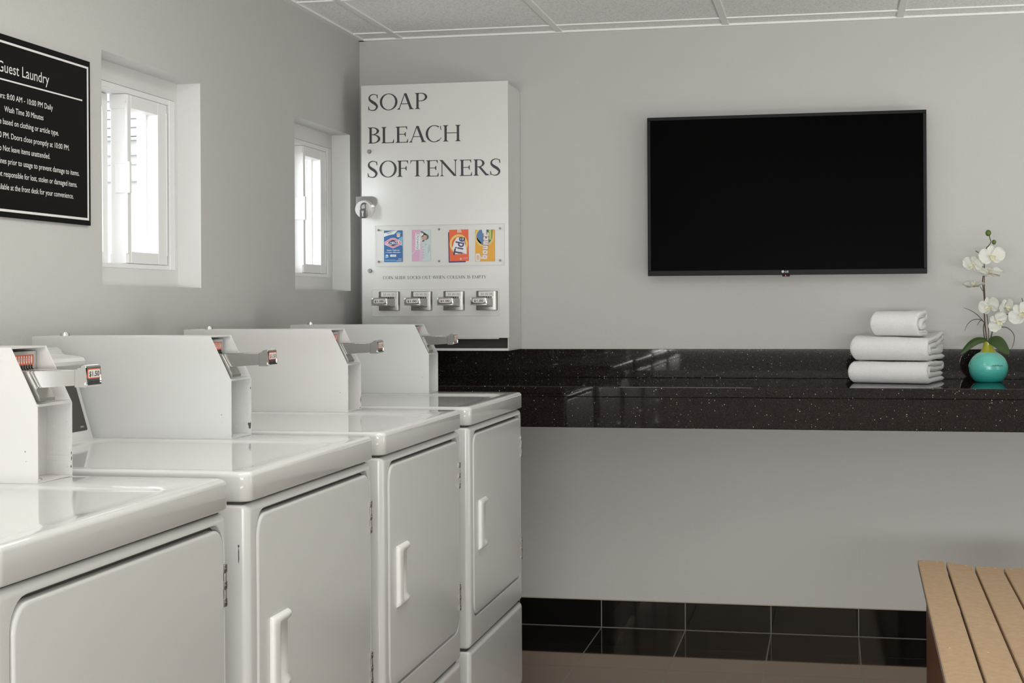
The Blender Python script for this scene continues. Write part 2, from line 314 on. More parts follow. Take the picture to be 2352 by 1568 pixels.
# serif capitals drawn as strokes: every glyph is polygons in a box of height 1 and width w
def glyph(ch, w):
    T, t, out = 0.15, 0.045, []
    def pl(*p): out.append(list(p))
    def serif(xc, up, th=T, l=0.10, r=0.10):
        s = -1 if up else 1; y = 1 if up else 0
        pl((xc - th / 2 - l, y), (xc + th / 2 + r, y), (xc + th / 2 + r, y + s * .02), (xc + th / 2 + .03, y + s * .045), (xc + th / 2, y + s * .10), (xc - th / 2, y + s * .10), (xc - th / 2 - .03, y + s * .045), (xc - th / 2 - l, y + s * .02))
    def stem(xc, th=T, bot=True, top=True, l=0.10, r=0.10):
        pl((xc - th / 2, 0), (xc + th / 2, 0), (xc + th / 2, 1), (xc - th / 2, 1))
        if bot: serif(xc, False, th, l, r)
        if top: serif(xc, True, th, l, r)
    def bar(x0, x1, y, th=t): pl((x0, y), (x1, y), (x1, y + th), (x0, y + th))
    def tip(x, y, dy, dx=-.06): pl((x, y), (x, y + dy), (x - .018, y + dy), (x + dx - .05, y))
    def arc(cx, cy, rx, ry, a0, a1, T=T, t=t, n=22):
        A = [math.radians(a0 + (a1 - a0) * i / n) for i in range(n + 1)]
        o1 = [(cx + rx * math.cos(a), cy + ry * math.sin(a)) for a in A]; i1 = [(cx + (rx - T) * math.cos(a), cy + (ry - t) * math.sin(a)) for a in A]
        for k in range(n): pl(o1[k], o1[k + 1], i1[k + 1], i1[k])
    def diag(xa, xb, th, y0=0., y1=1.): pl((xa - th / 2, y0), (xa + th / 2, y0), (xb + th / 2, y1), (xb - th / 2, y1))
    def stroke(pts, ws):
        P = spline([(x, y, 0) for x, y in pts], 8); n = len(P)
        Lp, Rp = [], []
        for i, p in enumerate(P):
            d = (P[min(i + 1, n - 1)] - P[max(i - 1, 0)]).normalized(); q = i / (n - 1) * (len(ws) - 1); k = min(int(q), len(ws) - 2); h = (ws[k] + (ws[k + 1] - ws[k]) * (q - k)) / 2
            Lp.append((p.x - d.y * h, p.y + d.x * h)); Rp.append((p.x + d.y * h, p.y - d.x * h))
        for i in range(n - 1): pl(Lp[i], Lp[i + 1], Rp[i + 1], Rp[i])
    a = .10 + T / 2
    if ch == 'I': stem(w / 2)
    elif ch == 'L': stem(a, r=.1); bar(a, w - .04, 0); tip(w - .02, 0, .24)
    elif ch in 'EF':
        stem(a, top=False, bot=(ch == 'F')); serif(a, True, T, .1, 0); bar(a, w - .07, 1 - t); tip(w - .05, 1, -.2)
        bar(a, w - .18, .5); pl((w - .18, .38), (w - .14, .38), (w - .14, .65), (w - .18, .65), (w - .24, .52))
        if ch == 'E': serif(a, False, T, .1, 0); bar(a, w - .05, 0); tip(w, 0, .24)
    elif ch == 'T': stem(w / 2, top=False); bar(.03, w - .03, 1 - t); pl((0, .78), (.02, .78), (.12, .97), (.06, 1)); pl((w, .78), (w - .02, .78), (w - .12, .97), (w - .06, 1))
    elif ch == 'H': stem(a); stem(w - a); bar(a, w - a, .5)
    elif ch == 'N': stem(a - .02, .05, top=False); stem(w - a + .02, .05, bot=False); diag(w - a + .0, a - .08, .19); serif(a - .06, True, .05, .1, 0)
    elif ch == 'O': arc(w / 2, .5, w / 2, .525, 0, 360, n=48)
    elif ch == 'C': arc(w / 2 + .04, .5, w / 2 + .04, .525, 52, 308, n=36); pl((w - .02, .72), (w - .05, .96), (w - .10, .95), (w - .06, .72)); pl((w, .26), (w - .03, .26), (w - .2, .08), (w - .16, .04))
    elif ch == 'S':
        stroke([(w * .93, .76), (w * .86, .93), (w * .5, 1.0), (w * .17, .90), (w * .13, .70), (w * .36, .55), (w * .66, .42), (w * .87, .24), (w * .72, .05), (w * .42, 0), (w * .12, .07), (w * .03, .25)],
               [.03, .04, .05, .08, .13, .17, .17, .13, .08, .05, .04, .03]); pl((w * .93, 1.0), (w * .96, .74), (w * .90, .74), (w * .84, .93)); pl((w * .03, 0), (w * .0, .26), (w * .06, .26), (w * .13, .07))
    elif ch == 'A': diag(.12, w / 2 - .03, .055); diag(w - .16, w / 2, .17); bar(w * .26, w * .66, .33); serif(.12, False, .05, .10, .08); serif(w - .16, False, .15, .08, .10); pl((w / 2 - .1, .93), (w / 2 + .08, .93), (w / 2 - .01, 1.03))
    elif ch in 'PRB':
        stem(a); rx = w - a - (0 if ch != 'R' else .10)
        cx = w - rx * .55 if ch == 'P' else a + rx * .42
        if ch == 'P': arc(a + (w - a) * .35, .74, (w - a) * .65, .26, -90, 90); bar(a, a + (w - a) * .35, 1 - t); bar(a, a + (w - a) * .35, .48)
        if ch == 'R': arc(a + .18, .76, w * .30 + .06, .24, -90, 90); bar(a, a + .18, 1 - t); bar(a, a + .18, .52); diag(w - .12, a + .22, .17, 0, .54); serif(w - .10, False, .10, .04, .10)
        if ch == 'B': arc(a + .12, .765, w - a - .20, .235, -90, 90); bar(a, a + .12, 1 - t); bar(a, a + .14, .52); arc(a + .14, .28, w - a - .14, .28, -90, 90); bar(a, a + .14, 0)
    elif ch == 'D': stem(a, l=.1, r=0); arc(a + .1, .5, w - a - .1, .5, -90, 90, n=28); bar(a, a + .1, 0); bar(a, a + .1, 1 - t)
    elif ch == 'K': stem(a); diag(a + .05, w - .12, .05, .42, 1); diag(w - .13, a + .15, .16, 0, .56); serif(w - .12, True, .05, .08, .08); serif(w - .10, False, .12, .04, .08)
    elif ch == 'U': stem(a, bot=False); stem(w - a, .05, bot=False); out.pop(0); pl((a - T / 2, .3), (a + T / 2, .3), (a + T / 2, 1), (a - T / 2, 1)); arc(w / 2, .33, w / 2 - .1, .36, 180, 360, t=.07)
    elif ch == 'M': diag(.10, .20, .05); diag(w / 2 - .02, .20, .15); diag(w / 2, w - .22, .05); diag(w - .14, w - .22, .15); serif(.10, False, .04, .08, .06); serif(w - .14, False, .13, .06, .08)
    elif ch == 'W': diag(w * .27, .10, .15); diag(w * .29, w * .50, .05); diag(w * .72, w * .50, .15); diag(w * .74, w - .08, .05); serif(.10, True, .13, .07, .05); serif(w - .08, True, .04, .06, .06)
    elif ch == 'Y': diag(w / 2 - .02, .12, .15, .45, 1); diag(w / 2 + .03, w - .10, .05, .45, 1); pl((w / 2 - .08, 0), (w / 2 + .07, 0), (w / 2 + .07, .5), (w / 2 - .08, .5)); serif(w / 2, False); serif(.12, True, .13, .06, .05); serif(w - .10, True, .04, .06, .06)
    elif ch == 'Q': pass
    return out
def add_glyph(bm, ch, x0, x1, z0, z1, y):
    h = z1 - z0; w = (x1 - x0) / h
    for k, p in enumerate(glyph(ch, w)):
        bm.faces.new([bm.verts.new((x0 + a * h, y - .000012 * k, z0 + b_ * h)) for a, b_ in p])

# ------------------------------------------------------------------ room shell
H = 2.172; XR, YR = 4.4, -8.0
W1 = (-2.0925, -1.4947); W2 = (-0.7225, -0.1247); WZ = (1.2295, 1.8048); RD = -0.07; WT = -0.165
bm = B(); box(bm, WT, XR + .1, YR - .1, 0.15, -0.1, 0.0); struct(obj('floor', bm, 'floor'))
bm = B(); box(bm, WT, XR + .1, 0.0, 0.15, 0, H + .1); struct(obj('wall_back', bm, 'wall'))
bm = B(); box(bm, XR, XR + .1, YR, 0.0, 0, H + .1); struct(obj('wall_right', bm, 'wall'))
bm = B(); box(bm, WT, XR + .1, YR - .1, YR, 0, H + .1); struct(obj('wall_front', bm, 'wall'))
# left wall with two window openings
bm = B()
ys = [YR, W1[0], W1[1], W2[0], W2[1], 0.0]
for i in range(5):
    if i in (1, 3):
        box(bm, WT, 0, ys[i], ys[i + 1], 0, WZ[0]); box(bm, WT, 0, ys[i], ys[i + 1], WZ[1], H + .1)
    else: box(bm, WT, 0, ys[i], ys[i + 1], 0, H + .1)
bmesh.ops.remove_doubles(bm, verts=bm.verts, dist=1e-5)
bm.faces.ensure_lookup_table()
dead = {}
for f in bm.faces: dead.setdefault(tuple(sorted(v.index for v in f.verts)), []).append(f)
bm.verts.index_update(); dead = {}
for f in bm.faces: dead.setdefault(tuple(sorted(v.index for v in f.verts)), []).append(f)
bmesh.ops.delete(bm, geom=[f for L in dead.values() if len(L) > 1 for f in L], context='FACES')
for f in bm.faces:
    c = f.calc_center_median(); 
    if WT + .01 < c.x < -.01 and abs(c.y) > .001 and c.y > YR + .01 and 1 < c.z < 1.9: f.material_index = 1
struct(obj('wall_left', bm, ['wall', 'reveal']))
# ceiling: lay-in tiles and grid
ceil = bpy.data.objects.new('ceiling', None)
bm = B(); box(bm, -0.1, XR, YR, 0.0, H + .004, H + .06); ceil = struct(obj('ceiling', bm, 'ctile'))
bm = B(); X0, Y0 = 0.1625, -0.130
x = X0
while x < XR: box(bm, x - .012, x + .012, YR, 0, H - .001, H + .006, .0008, 1); x += .6045
y = Y0
while y > YR: box(bm, 0, XR, y - .012, y + .012, H - .0005, H + .006, .0008, 1); y -= .6096
obj('ceiling_grid', bm, 'tbar', ceil)
bm = B(); box(bm, 0, .022, YR, 0, H - .003, H + .004); box(bm, 0, XR, -.018, 0, H - .003, H + .004); obj('wall_angle', bm, 'tbar', ceil)
# base tiles
bm = B(); box(bm, 0, XR, -.010, 0, 0, .0975, .0012, 1); bb = struct(obj('baseboard_back', bm, 'basetile'))
bm = B(); box(bm, 0, XR, -.006, 0, .0975, .1000, .0008, 1); obj('caulk_line', bm, 'caulk', bb)
bm = B(); box(bm, 0, XR, -.0118, -.0098, 0, .0022); obj('grout_line', bm, 'grout', bb)

# ------------------------------------------------------------------ windows
def window(idx, w):
    y0, y1 = w; dy = y0 - W1[0]; z0, z1 = WZ
    root = struct(bpy.data.objects.new('window_%d' % idx, None)); COL.objects.link(root); root.location = (RD, (y0 + y1) / 2, z0)
    off = Vector(root.location)
    def add(name, bm, m, par=None, **k):
        for v in bm.verts: v.co.y += dy; v.co -= off
        return obj(name, bm, m, par or root, **k)
    a, b_ = W1
    bm = B()
    box(bm, RD - .03, RD, a, b_, 1.7545, z1); box(bm, RD - .03, RD, a, b_, z0, 1.2785); box(bm, RD - .03, RD, -1.5100, b_, 1.2785, 1.7545); box(bm, RD - .03, RD, a, -2.0600, 1.2785, 1.7545)
    add('window_casing', bm, 'reveal')
    bm = B()  # outer vinyl frame
    fz0, fz1, fy0, fy1 = 1.2785, 1.7545, -2.0600, -1.5100
    for q in ((fy0, fy1, fz0, 1.2915), (fy0, fy1, 1.7385, fz1), (fy0, -2.034, fz0, fz1), (-1.5445, fy1, fz0, fz1)):
        box(bm, WT + .001, RD - .002 if q[0] != -1.5445 else RD - .001, *q, .0015, 1)
    box(bm, -.118, -.110, -1.560, -1.5445, 1.29, 1.74); box(bm, -.164, -.15, -1.556, -1.5445, 1.29, 1.74)
    add('window_frame', bm, 'vinyl')
    def sash(y0, y1, xa, xb, ya, yb, za, zb, nm):
        bm = B()
        for q in ((y0, ya, 1.2925, 1.7375), (yb, y1, 1.2925, 1.7375), (ya, yb, 1.2925, za), (ya, yb, zb, 1.7375)): box(bm, xa, xb, *q, .0015, 1)
        box(bm, xa + .01, xa + .016, ya - .0, ya + .006, za, zb); box(bm, xa + .01, xa + .016, yb - .006, yb, za, zb)
        s = add('sash', bm, 'vinyl')
        bm = B(); box(bm, (xa + xb) / 2 - .002, (xa + xb) / 2 + .002, ya, yb, za, zb); add('pane', bm, 'glass', s); 
        return s
    s = sash(-1.8020, -1.5600, -.1210, -.0720, -1.7830, -1.6170, 1.3235, 1.7035, 'r')
    bm = B(); box(bm, -.1215, -.0760, -1.806, -1.802, 1.70, 1.7375); box(bm, -.1215, -.0760, -1.806, -1.802, 1.2925, 1.318)
    box(bm, -.078, -.0705, -1.807, -1.795, 1.318, 1.715, .001, 1); box(bm, -.078, -.071, -1.566, -1.558, 1.318, 1.715, .001, 1); add('glazing_rib', bm, 'vinyl', s)
    bm = B(); box(bm, -.107, -.078, -1.8065, -1.801, 1.4775, 1.555, .002, 2); box(bm, -.080, -.0635, -1.8095, -1.797, 1.4765, 1.5595, .0025, 2); add('latch', bm, 'vinyl', s)
    sash(-2.0340, -1.8145, -.163, -.123, -2.015, -1.8420, 1.3235, 1.7035, 'l')
    return root
window(1, W1); window(2, W2)

# outside: neighbouring white wing seen through the panes
bl = thing('neighbouring_building', 'overexposed white building wing with lap siding outside the windows', 'building', (-3.4, 2.6, 0))
def addo(name, bm, m, **k):
    for v in bm.verts: v.co -= Vector((-3.4, 2.6, 0))
    return obj(name, bm, m, bl, **k)
bm = B(); box(bm, -7.0, -0.6, 2.5, 3.2, 0, 2.75); addo('wall', bm, 'facade')
bm = B()
for k in range(12):
    z = 2.13 + k * .05; prism(bm, [(2.5, z), (2.475, z + .004), (2.488, z + .05), (2.5, z + .05)], 'x', -7.0, -.62)
addo('lap_siding', bm, 'facade')
bm = B(); box(bm, -7, -.62, 2.47, 2.5, 2.110, 2.128); box(bm, -7, -.62, 2.48, 2.5, 2.026, 2.036); box(bm, -7, -.62, 2.49, 2.5, 1.974, 1.980); box(bm, -7, -.62, 2.48, 2.5, 1.878, 1.890)
for k in range(14): box(bm, -2.065 - k * .5, -2.05 - k * .5, 2.49, 2.5, 0.05, 1.878); 
for k in range(3): box(bm, -2.065 + (k + 1) * .45, -2.05 + (k + 1) * .45, 2.49, 2.5, 0.05, 1.878)
addo('trim', bm, 'facade_line')
bm = B(); box(bm, -9, -0.17, -9, 3.2, -.1, -.01); struct(obj('ground', bm, 'outdoor'))

# ------------------------------------------------------------------ ceiling lamps behind the camera
for k, (lx, ly) in enumerate(((1.1, -2.6), (0.8, -3.9))):
    t = thing('ceiling_light', ['flat white ceiling light panel over the near dryers', 'flat white ceiling light panel farther from the back wall'][k], 'ceiling light', (lx, ly, H), 'ceiling light panels')
    bm = B(); 
    for q in ((-.31, .31, -.61, -.595), (-.31, .31, .595, .61), (-.31, -.295, -.595, .595), (.295, .31, -.595, .595)): box(bm, *q, -.012, .004)
    obj('frame', bm, 'tbar', t); bm = B(); box(bm, -.295, .295, -.595, .595, -.004, .002); obj('diffuser', bm, 'lampwhite', t)

# ------------------------------------------------------------------ dryers
F = 0.8199; RX, RY = 0.42, 0.343
def make_dryer():
    t = thing('coin_dryer', '', 'dryer', (0, 0, 0), 'coin-operated white dryers')
    def add(name, bm, m, par=None, **k):
        for v in bm.verts: v.co.x -= RX; v.co.y -= RY
        return obj(name, bm, m, par or t, **k)
    def yz(x, r): return [(x, a, b_) for a, b_ in r]
    # upper cabinet: lofted front with the door recess
    y0, y1, z0, z1 = .004, .682, .2865, .8600; bm = B(); L = []
    L.append(yz(.09, rrect(y0, y1, z0, z1, .004)))
    R = .014
    for i in range(7):
        a = math.radians(90 * i / 6); e = R * (1 - math.cos(a)); L.append(yz(F - .003 - R + R * math.sin(a), rrect(y0 + e, y1 - e, z0 + e * .8, z1 - e * .8, .006 + e * .4)))
    L.append(yz(F - .003, rrect(.036, .668, .358, .853 - .0045, .040)))
    L.append(yz(F - .0045, rrect(.0375, .6665, .3595, .8470, .039)))
    L.append(yz(F - .017, rrect(.0385, .6655, .3605, .8460, .038)))
    loft(bm, L); add('cabinet', bm, 'front', smooth=35)
    # lower service panel
    y0, y1, z0, z1 = .004, .682, .035, .2790; bm = B(); L = [yz(.09, rrect(y0, y1, z0, z1, .004))]; R = .011
    for i in range(6):
        a = math.radians(90 * i / 5); e = R * (1 - math.cos(a)); L.append(yz(F - .003 - R + R * math.sin(a), rrect(y0 + e, y1 - e, z0 + e, z1 - e, .006 + e * .4)))
    loft(bm, L); add('service_panel', bm, 'front', smooth=35)
    bm = B(); box(bm, .10, F - .016, .010, .676, .0, .868); add('inner_body', bm, 'seam')
    # lid with rolled edge and a shallow dished top
    bm = B(); zb, zt = .8655, .9135; L = []
    def xy(z, r): return [(a, b_, z) for a, b_ in r]
    xa, xb, oa, ob = .085, F + .0005, .0, .686
    L.append(xy(zb, rrect(xa + .003, xb - .003, oa + .003, ob - .003, .018)))
    L.append(xy(zb + .003, rrect(xa, xb, oa, ob, .020)))
    R = .009
    for i in range(7):
        a = math.radians(90 * i / 6); e = R * (1 - math.cos(a)); L.append(xy(zt - R + R * math.sin(a), rrect(xa + e, xb - e, oa + e, ob - e, .020 - e * .3)))
    for e, dz in ((0, 0), (.004, -.0008), (.008, -.0026), (.013, -.0034), (.03, -.0036)):
        L.append(xy(zt + dz, rrect(.292 + e, .792 - e, .030 + e, .545 - e, .03)))
    loft(bm, L); add('lid', bm, 'enamel', smooth=50)
    # door
    bm = B(); L = [yz(F - .016, rrect(.0425, .6635, .3655, .8395, .034))]; R = .005
    for i in range(6):
        a = math.radians(90 * i / 5); e = R * (1 - math.cos(a)); L.append(yz(F - .001 - R + R * math.sin(a), rrect(.0425 + e, .6635 - e, .3655 + e, .8395 - e, .034 - e * .5)))
    loft(bm, L); door = add('door', bm, 'front', smooth=35)
    # handle: wedge grip with a finger scoop open to the hinge side
    bm = B(); D = F - .002
    prof = [(.0935, D), (.0925, D + .0060), (.0945, D + .0088), (.099, D + .0100), (.117, D + .0098), (.1215, D + .0090), (.125, D + .0060), (.132, D + .0025), (.150, D + .0012), (.176, D + .0014), (.1815, D)]
    cap = [(.0935, D), (.0925, D + .0060), (.0945, D + .0088), (.099, D + .0100), (.117, D + .0100), (.1215, D + .0100), (.125, D + .0100), (.140, D + .0098), (.160, D + .0094), (.178, D + .0080), (.1815, D)]
    def at(pf, z, k=1.0): return [(D + (x - D) * k, o, z) for o, x in pf]
    L = [at(cap, .5300, .25), at(cap, .5325, .8), at(cap, .5355, 1), at(cap, .5420, 1), at(prof, .5500), at(prof, .6420), at(cap, .6500), at(cap, .6560, 1), at(cap, .6590, .8), at(cap, .6615, .25)]
    loft(bm, L); add('handle', bm, 'handle', door, smooth=45)
    # hinges
    for zc in (.7505, .4445):
        bm = B(); 
        for i in range(5):
            za = zc - .0325 + i * .013
            if i % 2 == 0: box(bm, F - .006, F + .0012, .6600, .6700, za, za + .0128, .0008, 1); cyl(bm, (F, .6645, za + .0065), (F + .0022, .6645, za + .0065), .0022, n=10)
            else: box(bm, F - .006, F - .0006, .6622, .6692, za, za + .0128)
        cyl(bm, (F - .001, .6650, zc - .0325), (F - .001, .6650, zc + .0325), .0026, n=10)
        add('hinge', bm, 'hinge', smooth=40)
    # console behind the lid
    bm = B(); pf = [(.10, .905), (.10, 1.090), (.108, 1.097), (.196, 1.0985), (.204, 1.094), (.208, 1.087), (.214, 1.0835), (.246, 1.0805), (.255, 1.0775), (.2585, 1.071), (.2575, 1.064), (.251, 1.0585), (.243, 1.055), (.2385, 1.048), (.2375, 1.040), (.2755, .9115), (.26, .905)]
    A = [[(x, o, z) for x, z in pf] for o in (.012, .016, .5385, .5425)]
    cx, cz = .19, 1.0
    A[0] = [(cx + (x - cx) * .96, o, cz + (z - cz) * .96) for x, o, z in A[0]]; A[3] = [(cx + (x - cx) * .96, o, cz + (z - cz) * .96) for x, o, z in A[3]]
    loft(bm, A); con = add('console', bm, 'enamel', smooth=35)
    bm = B()
    def cp(z, o, off=.0008): return (.2375 + (1.040 - z) / (1.040 - .9115) * (.2755 - .2375) + off, o, z)
    pts = rrect(.030, .5250, .9325, 1.0330, .004, 3)
    A = [[cp(b_, a, -.001) for a, b_ in pts], [cp(b_, a) for a, b_ in pts]]; loft(bm, A); cpn = add('control_panel', bm, 'panel', con)
    bm = B(); pts = rrect(.498, .512, .9385, .9420, .001, 2); loft(bm, [[cp(b_, a, .0005) for a, b_ in pts], [cp(b_, a, .0012) for a, b_ in pts]]); add('badge', bm, 'badge', cpn)
    # coin box
    ya, yb, zb, zt, th = .566, .674, .9137, 1.1195, .0022
    side = [(.1255, zb), (.5602, zb), (.5602, 1.0300), (.5160, zt), (.1255, zt)]
    bm = B(); prism(bm, side, 'y', ya, ya + th); prism(bm, side, 'y', yb - th, yb)
    box(bm, .1257, .5155, ya + th + .0001, yb - th - .0001, zt - .0024, zt - .0001); box(bm, .1257, .5598, ya + th + .0001, yb - th - .0001, zb + .0001, zb + .0022); box(bm, .1257, .128, ya + th + .0001, yb - th - .0001, zb + .0023, zt - .0025)
    box(bm, .5150, .5170, ya + th, yb - th, zb, 1.030)                 # inner back of the vault bay
    prism(bm, [(.5160, 1.0280), (.5602, 1.0295), (.5602, 1.0335), (.5585, 1.0335), (.5160, 1.0300)], 'y', ya + th, yb - th)
    box(bm, .5170, .5592, yb - th - .0012, yb - th, .9385, .9465)      # folded seam strip
    for xx in (.5262, .5530):
        for zz in (1.0176, .9968, .9763, .9570, .9300): cyl(bm, (xx, yb - th - .0014, zz), (xx, yb - th, zz), .0022, .0026, 10)
    cb = add('coin_box', bm, 'enamel_warm_lit', smooth=30)
    bm = B(); cyl(bm, (.1715, ya + .052, zt), (.1715, ya + .052, zt + .0055), .0105, .0095, 24); cyl(bm, (.1715, ya + .052, zt + .0055), (.1715, ya + .052, zt + .0075), .0065, .006, 18); add('lock_cylinder', bm, 'chrome', cb, smooth=40)
    bm = B(); cyl(bm, (.540, ya + .030, zb + .002), (.540, ya + .030, zb + .0045), .010, .009, 18); add('floor_bolt', bm, 'zinc', cb, smooth=40)
    bm = B(); cyl(bm, (.5395, ya - .0003, .9620), (.5395, ya + .0002, .9620), .0012, n=14); cyl(bm, (.5408, ya - .0004, .9470), (.5408, ya + .0002, .9470), .0006, n=8); add('pin_hole', bm, 'badge', cb)
    # coin slide
    sy = ya + .0365
    bm = B()
    box(bm, .4990, .5030, ya + .006, yb - .008, 1.036, 1.1120, .0006, 1)        # upright face plate
    prism(bm, [(.500, 1.0825), (.5345, 1.0825), (.5575, 1.0420), (.5575, 1.0370), (.500, 1.0370)], 'y', sy - .024, sy + .022)
    prism(bm, [(.5330, 1.0835), (.5355, 1.0835), (.5580, 1.0440), (.5580, 1.0400)], 'y', sy - .026, sy - .0225)
    cs = add('coin_slide', bm, 'zinc', smooth=25)
    bm = B()
    prism(bm, [(.5300, 1.0560), (.6180, 1.0618), (.6180, 1.0815), (.6140, 1.0840), (.5300, 1.0830)], 'y', sy - .0185, sy + .0185)
    bmesh.ops.bevel(bm, geom=bm.edges[:], offset=.0016, segments=2, affect='EDGES')
    box(bm, .532, .616, sy - .012, sy + .012, 1.0835, 1.0850, .0006, 1)
    add('slide_arm', bm, 'chrome', cs, smooth=35)
    bm = B()
    hp = [(.6140, 1.0590), (.6140, 1.0850), (.6170, 1.0865), (.6205, 1.0868), (.6240, 1.0905), (.6280, 1.0925), (.6325, 1.0915), (.6340, 1.0890), (.6340, 1.0650), (.6355, 1.0640), (.6355, 1.0620), (.6320, 1.0590)]
    prism(bm, hp, 'y', sy - .0235, sy + .0235); bmesh.ops.bevel(bm, geom=[e for e in bm.edges if abs(e.verts[0].co.y - e.verts[1].co.y) < .001], offset=.0012, segments=2, affect='EDGES')
    prism(bm, [(.6150, 1.062), (.6320, 1.063), (.6320, 1.066), (.6150, 1.0655)], 'y', sy - .0245, sy - .0232)
    hd = add('slide_head', bm, 'chrome', cs, smooth=30)
    bm = B(); box(bm, .6132, .6142, sy - .0215, sy + .0215, 1.0595, 1.0848); add('collar_gap', bm, 'ink', cs)
    bm = B()
    for i in range(7): box(bm, .6338, .6359, sy - .018 + i * .006, sy - .0150 + i * .006, 1.0662, 1.0676)
    add('finger_groove', bm, 'ink', cs)
    bm = B(); X = .6343
    P = lambda u, v: (X + .0001, u, v)
    loft(bm, [[(X - .0006, a, b_) for a, b_ in rrect(sy - .0195, sy + .0215, 1.0715, 1.0868, .002, 3)], [(X, a, b_) for a, b_ in rrect(sy - .0195, sy + .0215, 1.0715, 1.0868, .002, 3)]], mi=0)
    poly(bm, [(X + .00005, a, b_) for a, b_ in rrect(sy - .0180, sy + .0200, 1.0730, 1.0853, .0012, 3)], 1)
    add_text(bm, '$1.50', lambda u, v: (X + .0001, u, v), sy - .0155, sy + .0175, 1.0752, 1.0830, bold=.02, mi=2)
    add('price_label', bm, ['red', 'paper', 'ink'], cs, normals=False)
    # red value card and black coin fingers
    bm = B(); X = .5033; c0, c1 = ya + .012, yb - .0165
    loft(bm, [[(X - .0006, a, b_) for a, b_ in rrect(c0, c1, 1.0905, 1.1062, .002, 3)], [(X, a, b_) for a, b_ in rrect(c0, c1, 1.0905, 1.1062, .002, 3)]])
    n = 10
    for i in range(n):
        yy = c1 - .0065 - i * .00755
        poly(bm, [(X + .0001, yy + .0024 * math.cos(a) * (1), 1.0984 + .0066 * math.sin(a)) for a in [2 * PI * k / 16 for k in range(16)]], 1)
        if i: add_text(bm, '25', lambda u, v: (X + .0002, u, v), yy - .003, yy + .003, 1.0972, 1.1000, rot=90, mi=2)
    add('value_card', bm, ['red', 'paper', 'ink'], cs, normals=False)
    bm = B()
    for i in range(n):
        yy = c1 - .0065 - i * .00755
        box(bm, X, X + .0012, yy - .0008, yy + .0008, 1.0855, 1.0903); prism(bm, [(yy - .0008, 1.0857), (yy + .0008, 1.0857), (yy + .0045, 1.0835), (yy + .0045, 1.0805), (yy + .0030, 1.0805), (yy + .0030, 1.0830)], 'x', X, X + .0012)
    add('coin_finger', bm, 'ink', cs)
    return t
def kids(o): return [c for c in bpy.data.objects if c.parent == o]
def dup_tree(o, parent=None):
    c = o.copy(); COL.objects.link(c); c.parent = parent
    for ch in kids(o): dup_tree(ch, c)
    return c
D0 = make_dryer()
near = (-3.985, -3.221, -2.465, -1.683)
labs = ['white coin dryer nearest the camera, cut off by the left edge of the picture', 'second white coin dryer from the camera, dark control panel showing beside its coin box',
        'third white coin dryer from the camera, between the scratched dryer and the farthest one', 'farthest white coin dryer, beside the black granite counter']
dry = [D0] + [dup_tree(D0) for _ in range(3)]
for d, y, l in zip(dry, near, labs):
    d.location = (RX, y + RY, 0); d['label'] = l
for i in (1, 3):
    for c in kids(dry[i]):
        if c.name.split('.')[0] == 'coin_box':
            c.data = c.data.copy(); c.data.materials[0] = M['enamel_cool_lit']
# paint chips that only single machines show
def blotch(name, par, P, cx, cy, rx, ry, seed=0, n=14):
    bm = B(); rnd = random.Random(seed)
    poly(bm, [P(cx + rx * math.cos(a) * rnd.uniform(.6, 1.1), cy + ry * math.sin(a) * rnd.uniform(.6, 1.1)) for a in [2 * PI * k / n for k in range(n)]])
    o = obj(name, bm, 'chip', par); return o
cab2 = [c for c in kids(dry[1]) if c.name.startswith('cabinet')][0]
blotch('paint_chip', cab2, lambda u, v: (u - RX, .0036 - RY, v), .8005, .7790, .0010, .016, 3)
blotch('paint_chip', cab2, lambda u, v: (u - RX, .0036 - RY, v), .8002, .7940, .0016, .003, 5)
for i, sp_ in ((0, ((.5595, .9420, .0012, .004), (.5596, .9500, .0009, .003), (.5590, .9290, .001, .003))), (1, ((.5570, .9355, .0035, .010), (.5595, 1.0100, .001, .003))), (2, ((.5596, .9385, .0010, .009), (.5585, .9180, .001, .002)))):
    cbx = [c for c in kids(dry[i]) if c.name.startswith('coin_box')][0]
    for k, (cx, cz, rx, rz) in enumerate(sp_): blotch('paint_chip', cbx, lambda u, v: (u - RX, .6716 - RY, v), cx, cz, rx, rz, 10 * i + k)

# ------------------------------------------------------------------ vending machine
VY = -.2383
V = thing('soap_vending_machine', 'white wall-mounted soap vending machine with charcoal serif lettering in the corner', 'vending machine', (.348, -.119, 1.013))
def vadd(name, bm, m, par=None, **k):
    for v in bm.verts: v.co -= Vector((.348, -.119, 1.013))
    return obj(name, bm, m, par or V, **k)
bm = B(); x0, x1, z0, z1 = .0830, .6155, 1.0130, 1.9640
box(bm, x0, x0 + .003, VY + .012, -.001, z0, z1); box(bm, x1 - .003, x1, VY + .012, -.001, z0, z1); box(bm, x0, x1, VY + .012, -.001, z1 - .003, z1)
box(bm, x0, x1, VY + .012, -.001, z0, z0 + .003); box(bm, x0, x1, -.004, -.001, z0, z1); box(bm, x0, x1, VY + .010, VY + .0125, z0, z0 + .0085)
vadd('cabinet', bm, 'vend')
bm = B(); box(bm, x0 + .004, x1 - .004, VY + .045, VY + .050, z0 + .004, z1 - .004); vadd('inner_panel', bm, 'inside')
bm = B(); box(bm, .0790, .6205, VY, VY + .0115, 1.0585, 1.9680, .0018, 2); box(bm, .12, .5820, VY + .003, VY + .009, 1.0550, 1.0590); vdoor = vadd('door', bm, 'vend', smooth=35)
YL = VY - .0005
def word(spec, z0, z1, m='letter'):
    bm = B()
    for ch, a, b_ in spec: add_glyph(bm, ch, a, b_, z0, z1, YL)
    return vadd('lettering', bm, m, vdoor, normals=False)
word([('S', .1065, .1441), ('O', .1499, .2158), ('A', .2140, .2757), ('P', .2800, .3263)], 1.8775, 1.9350)
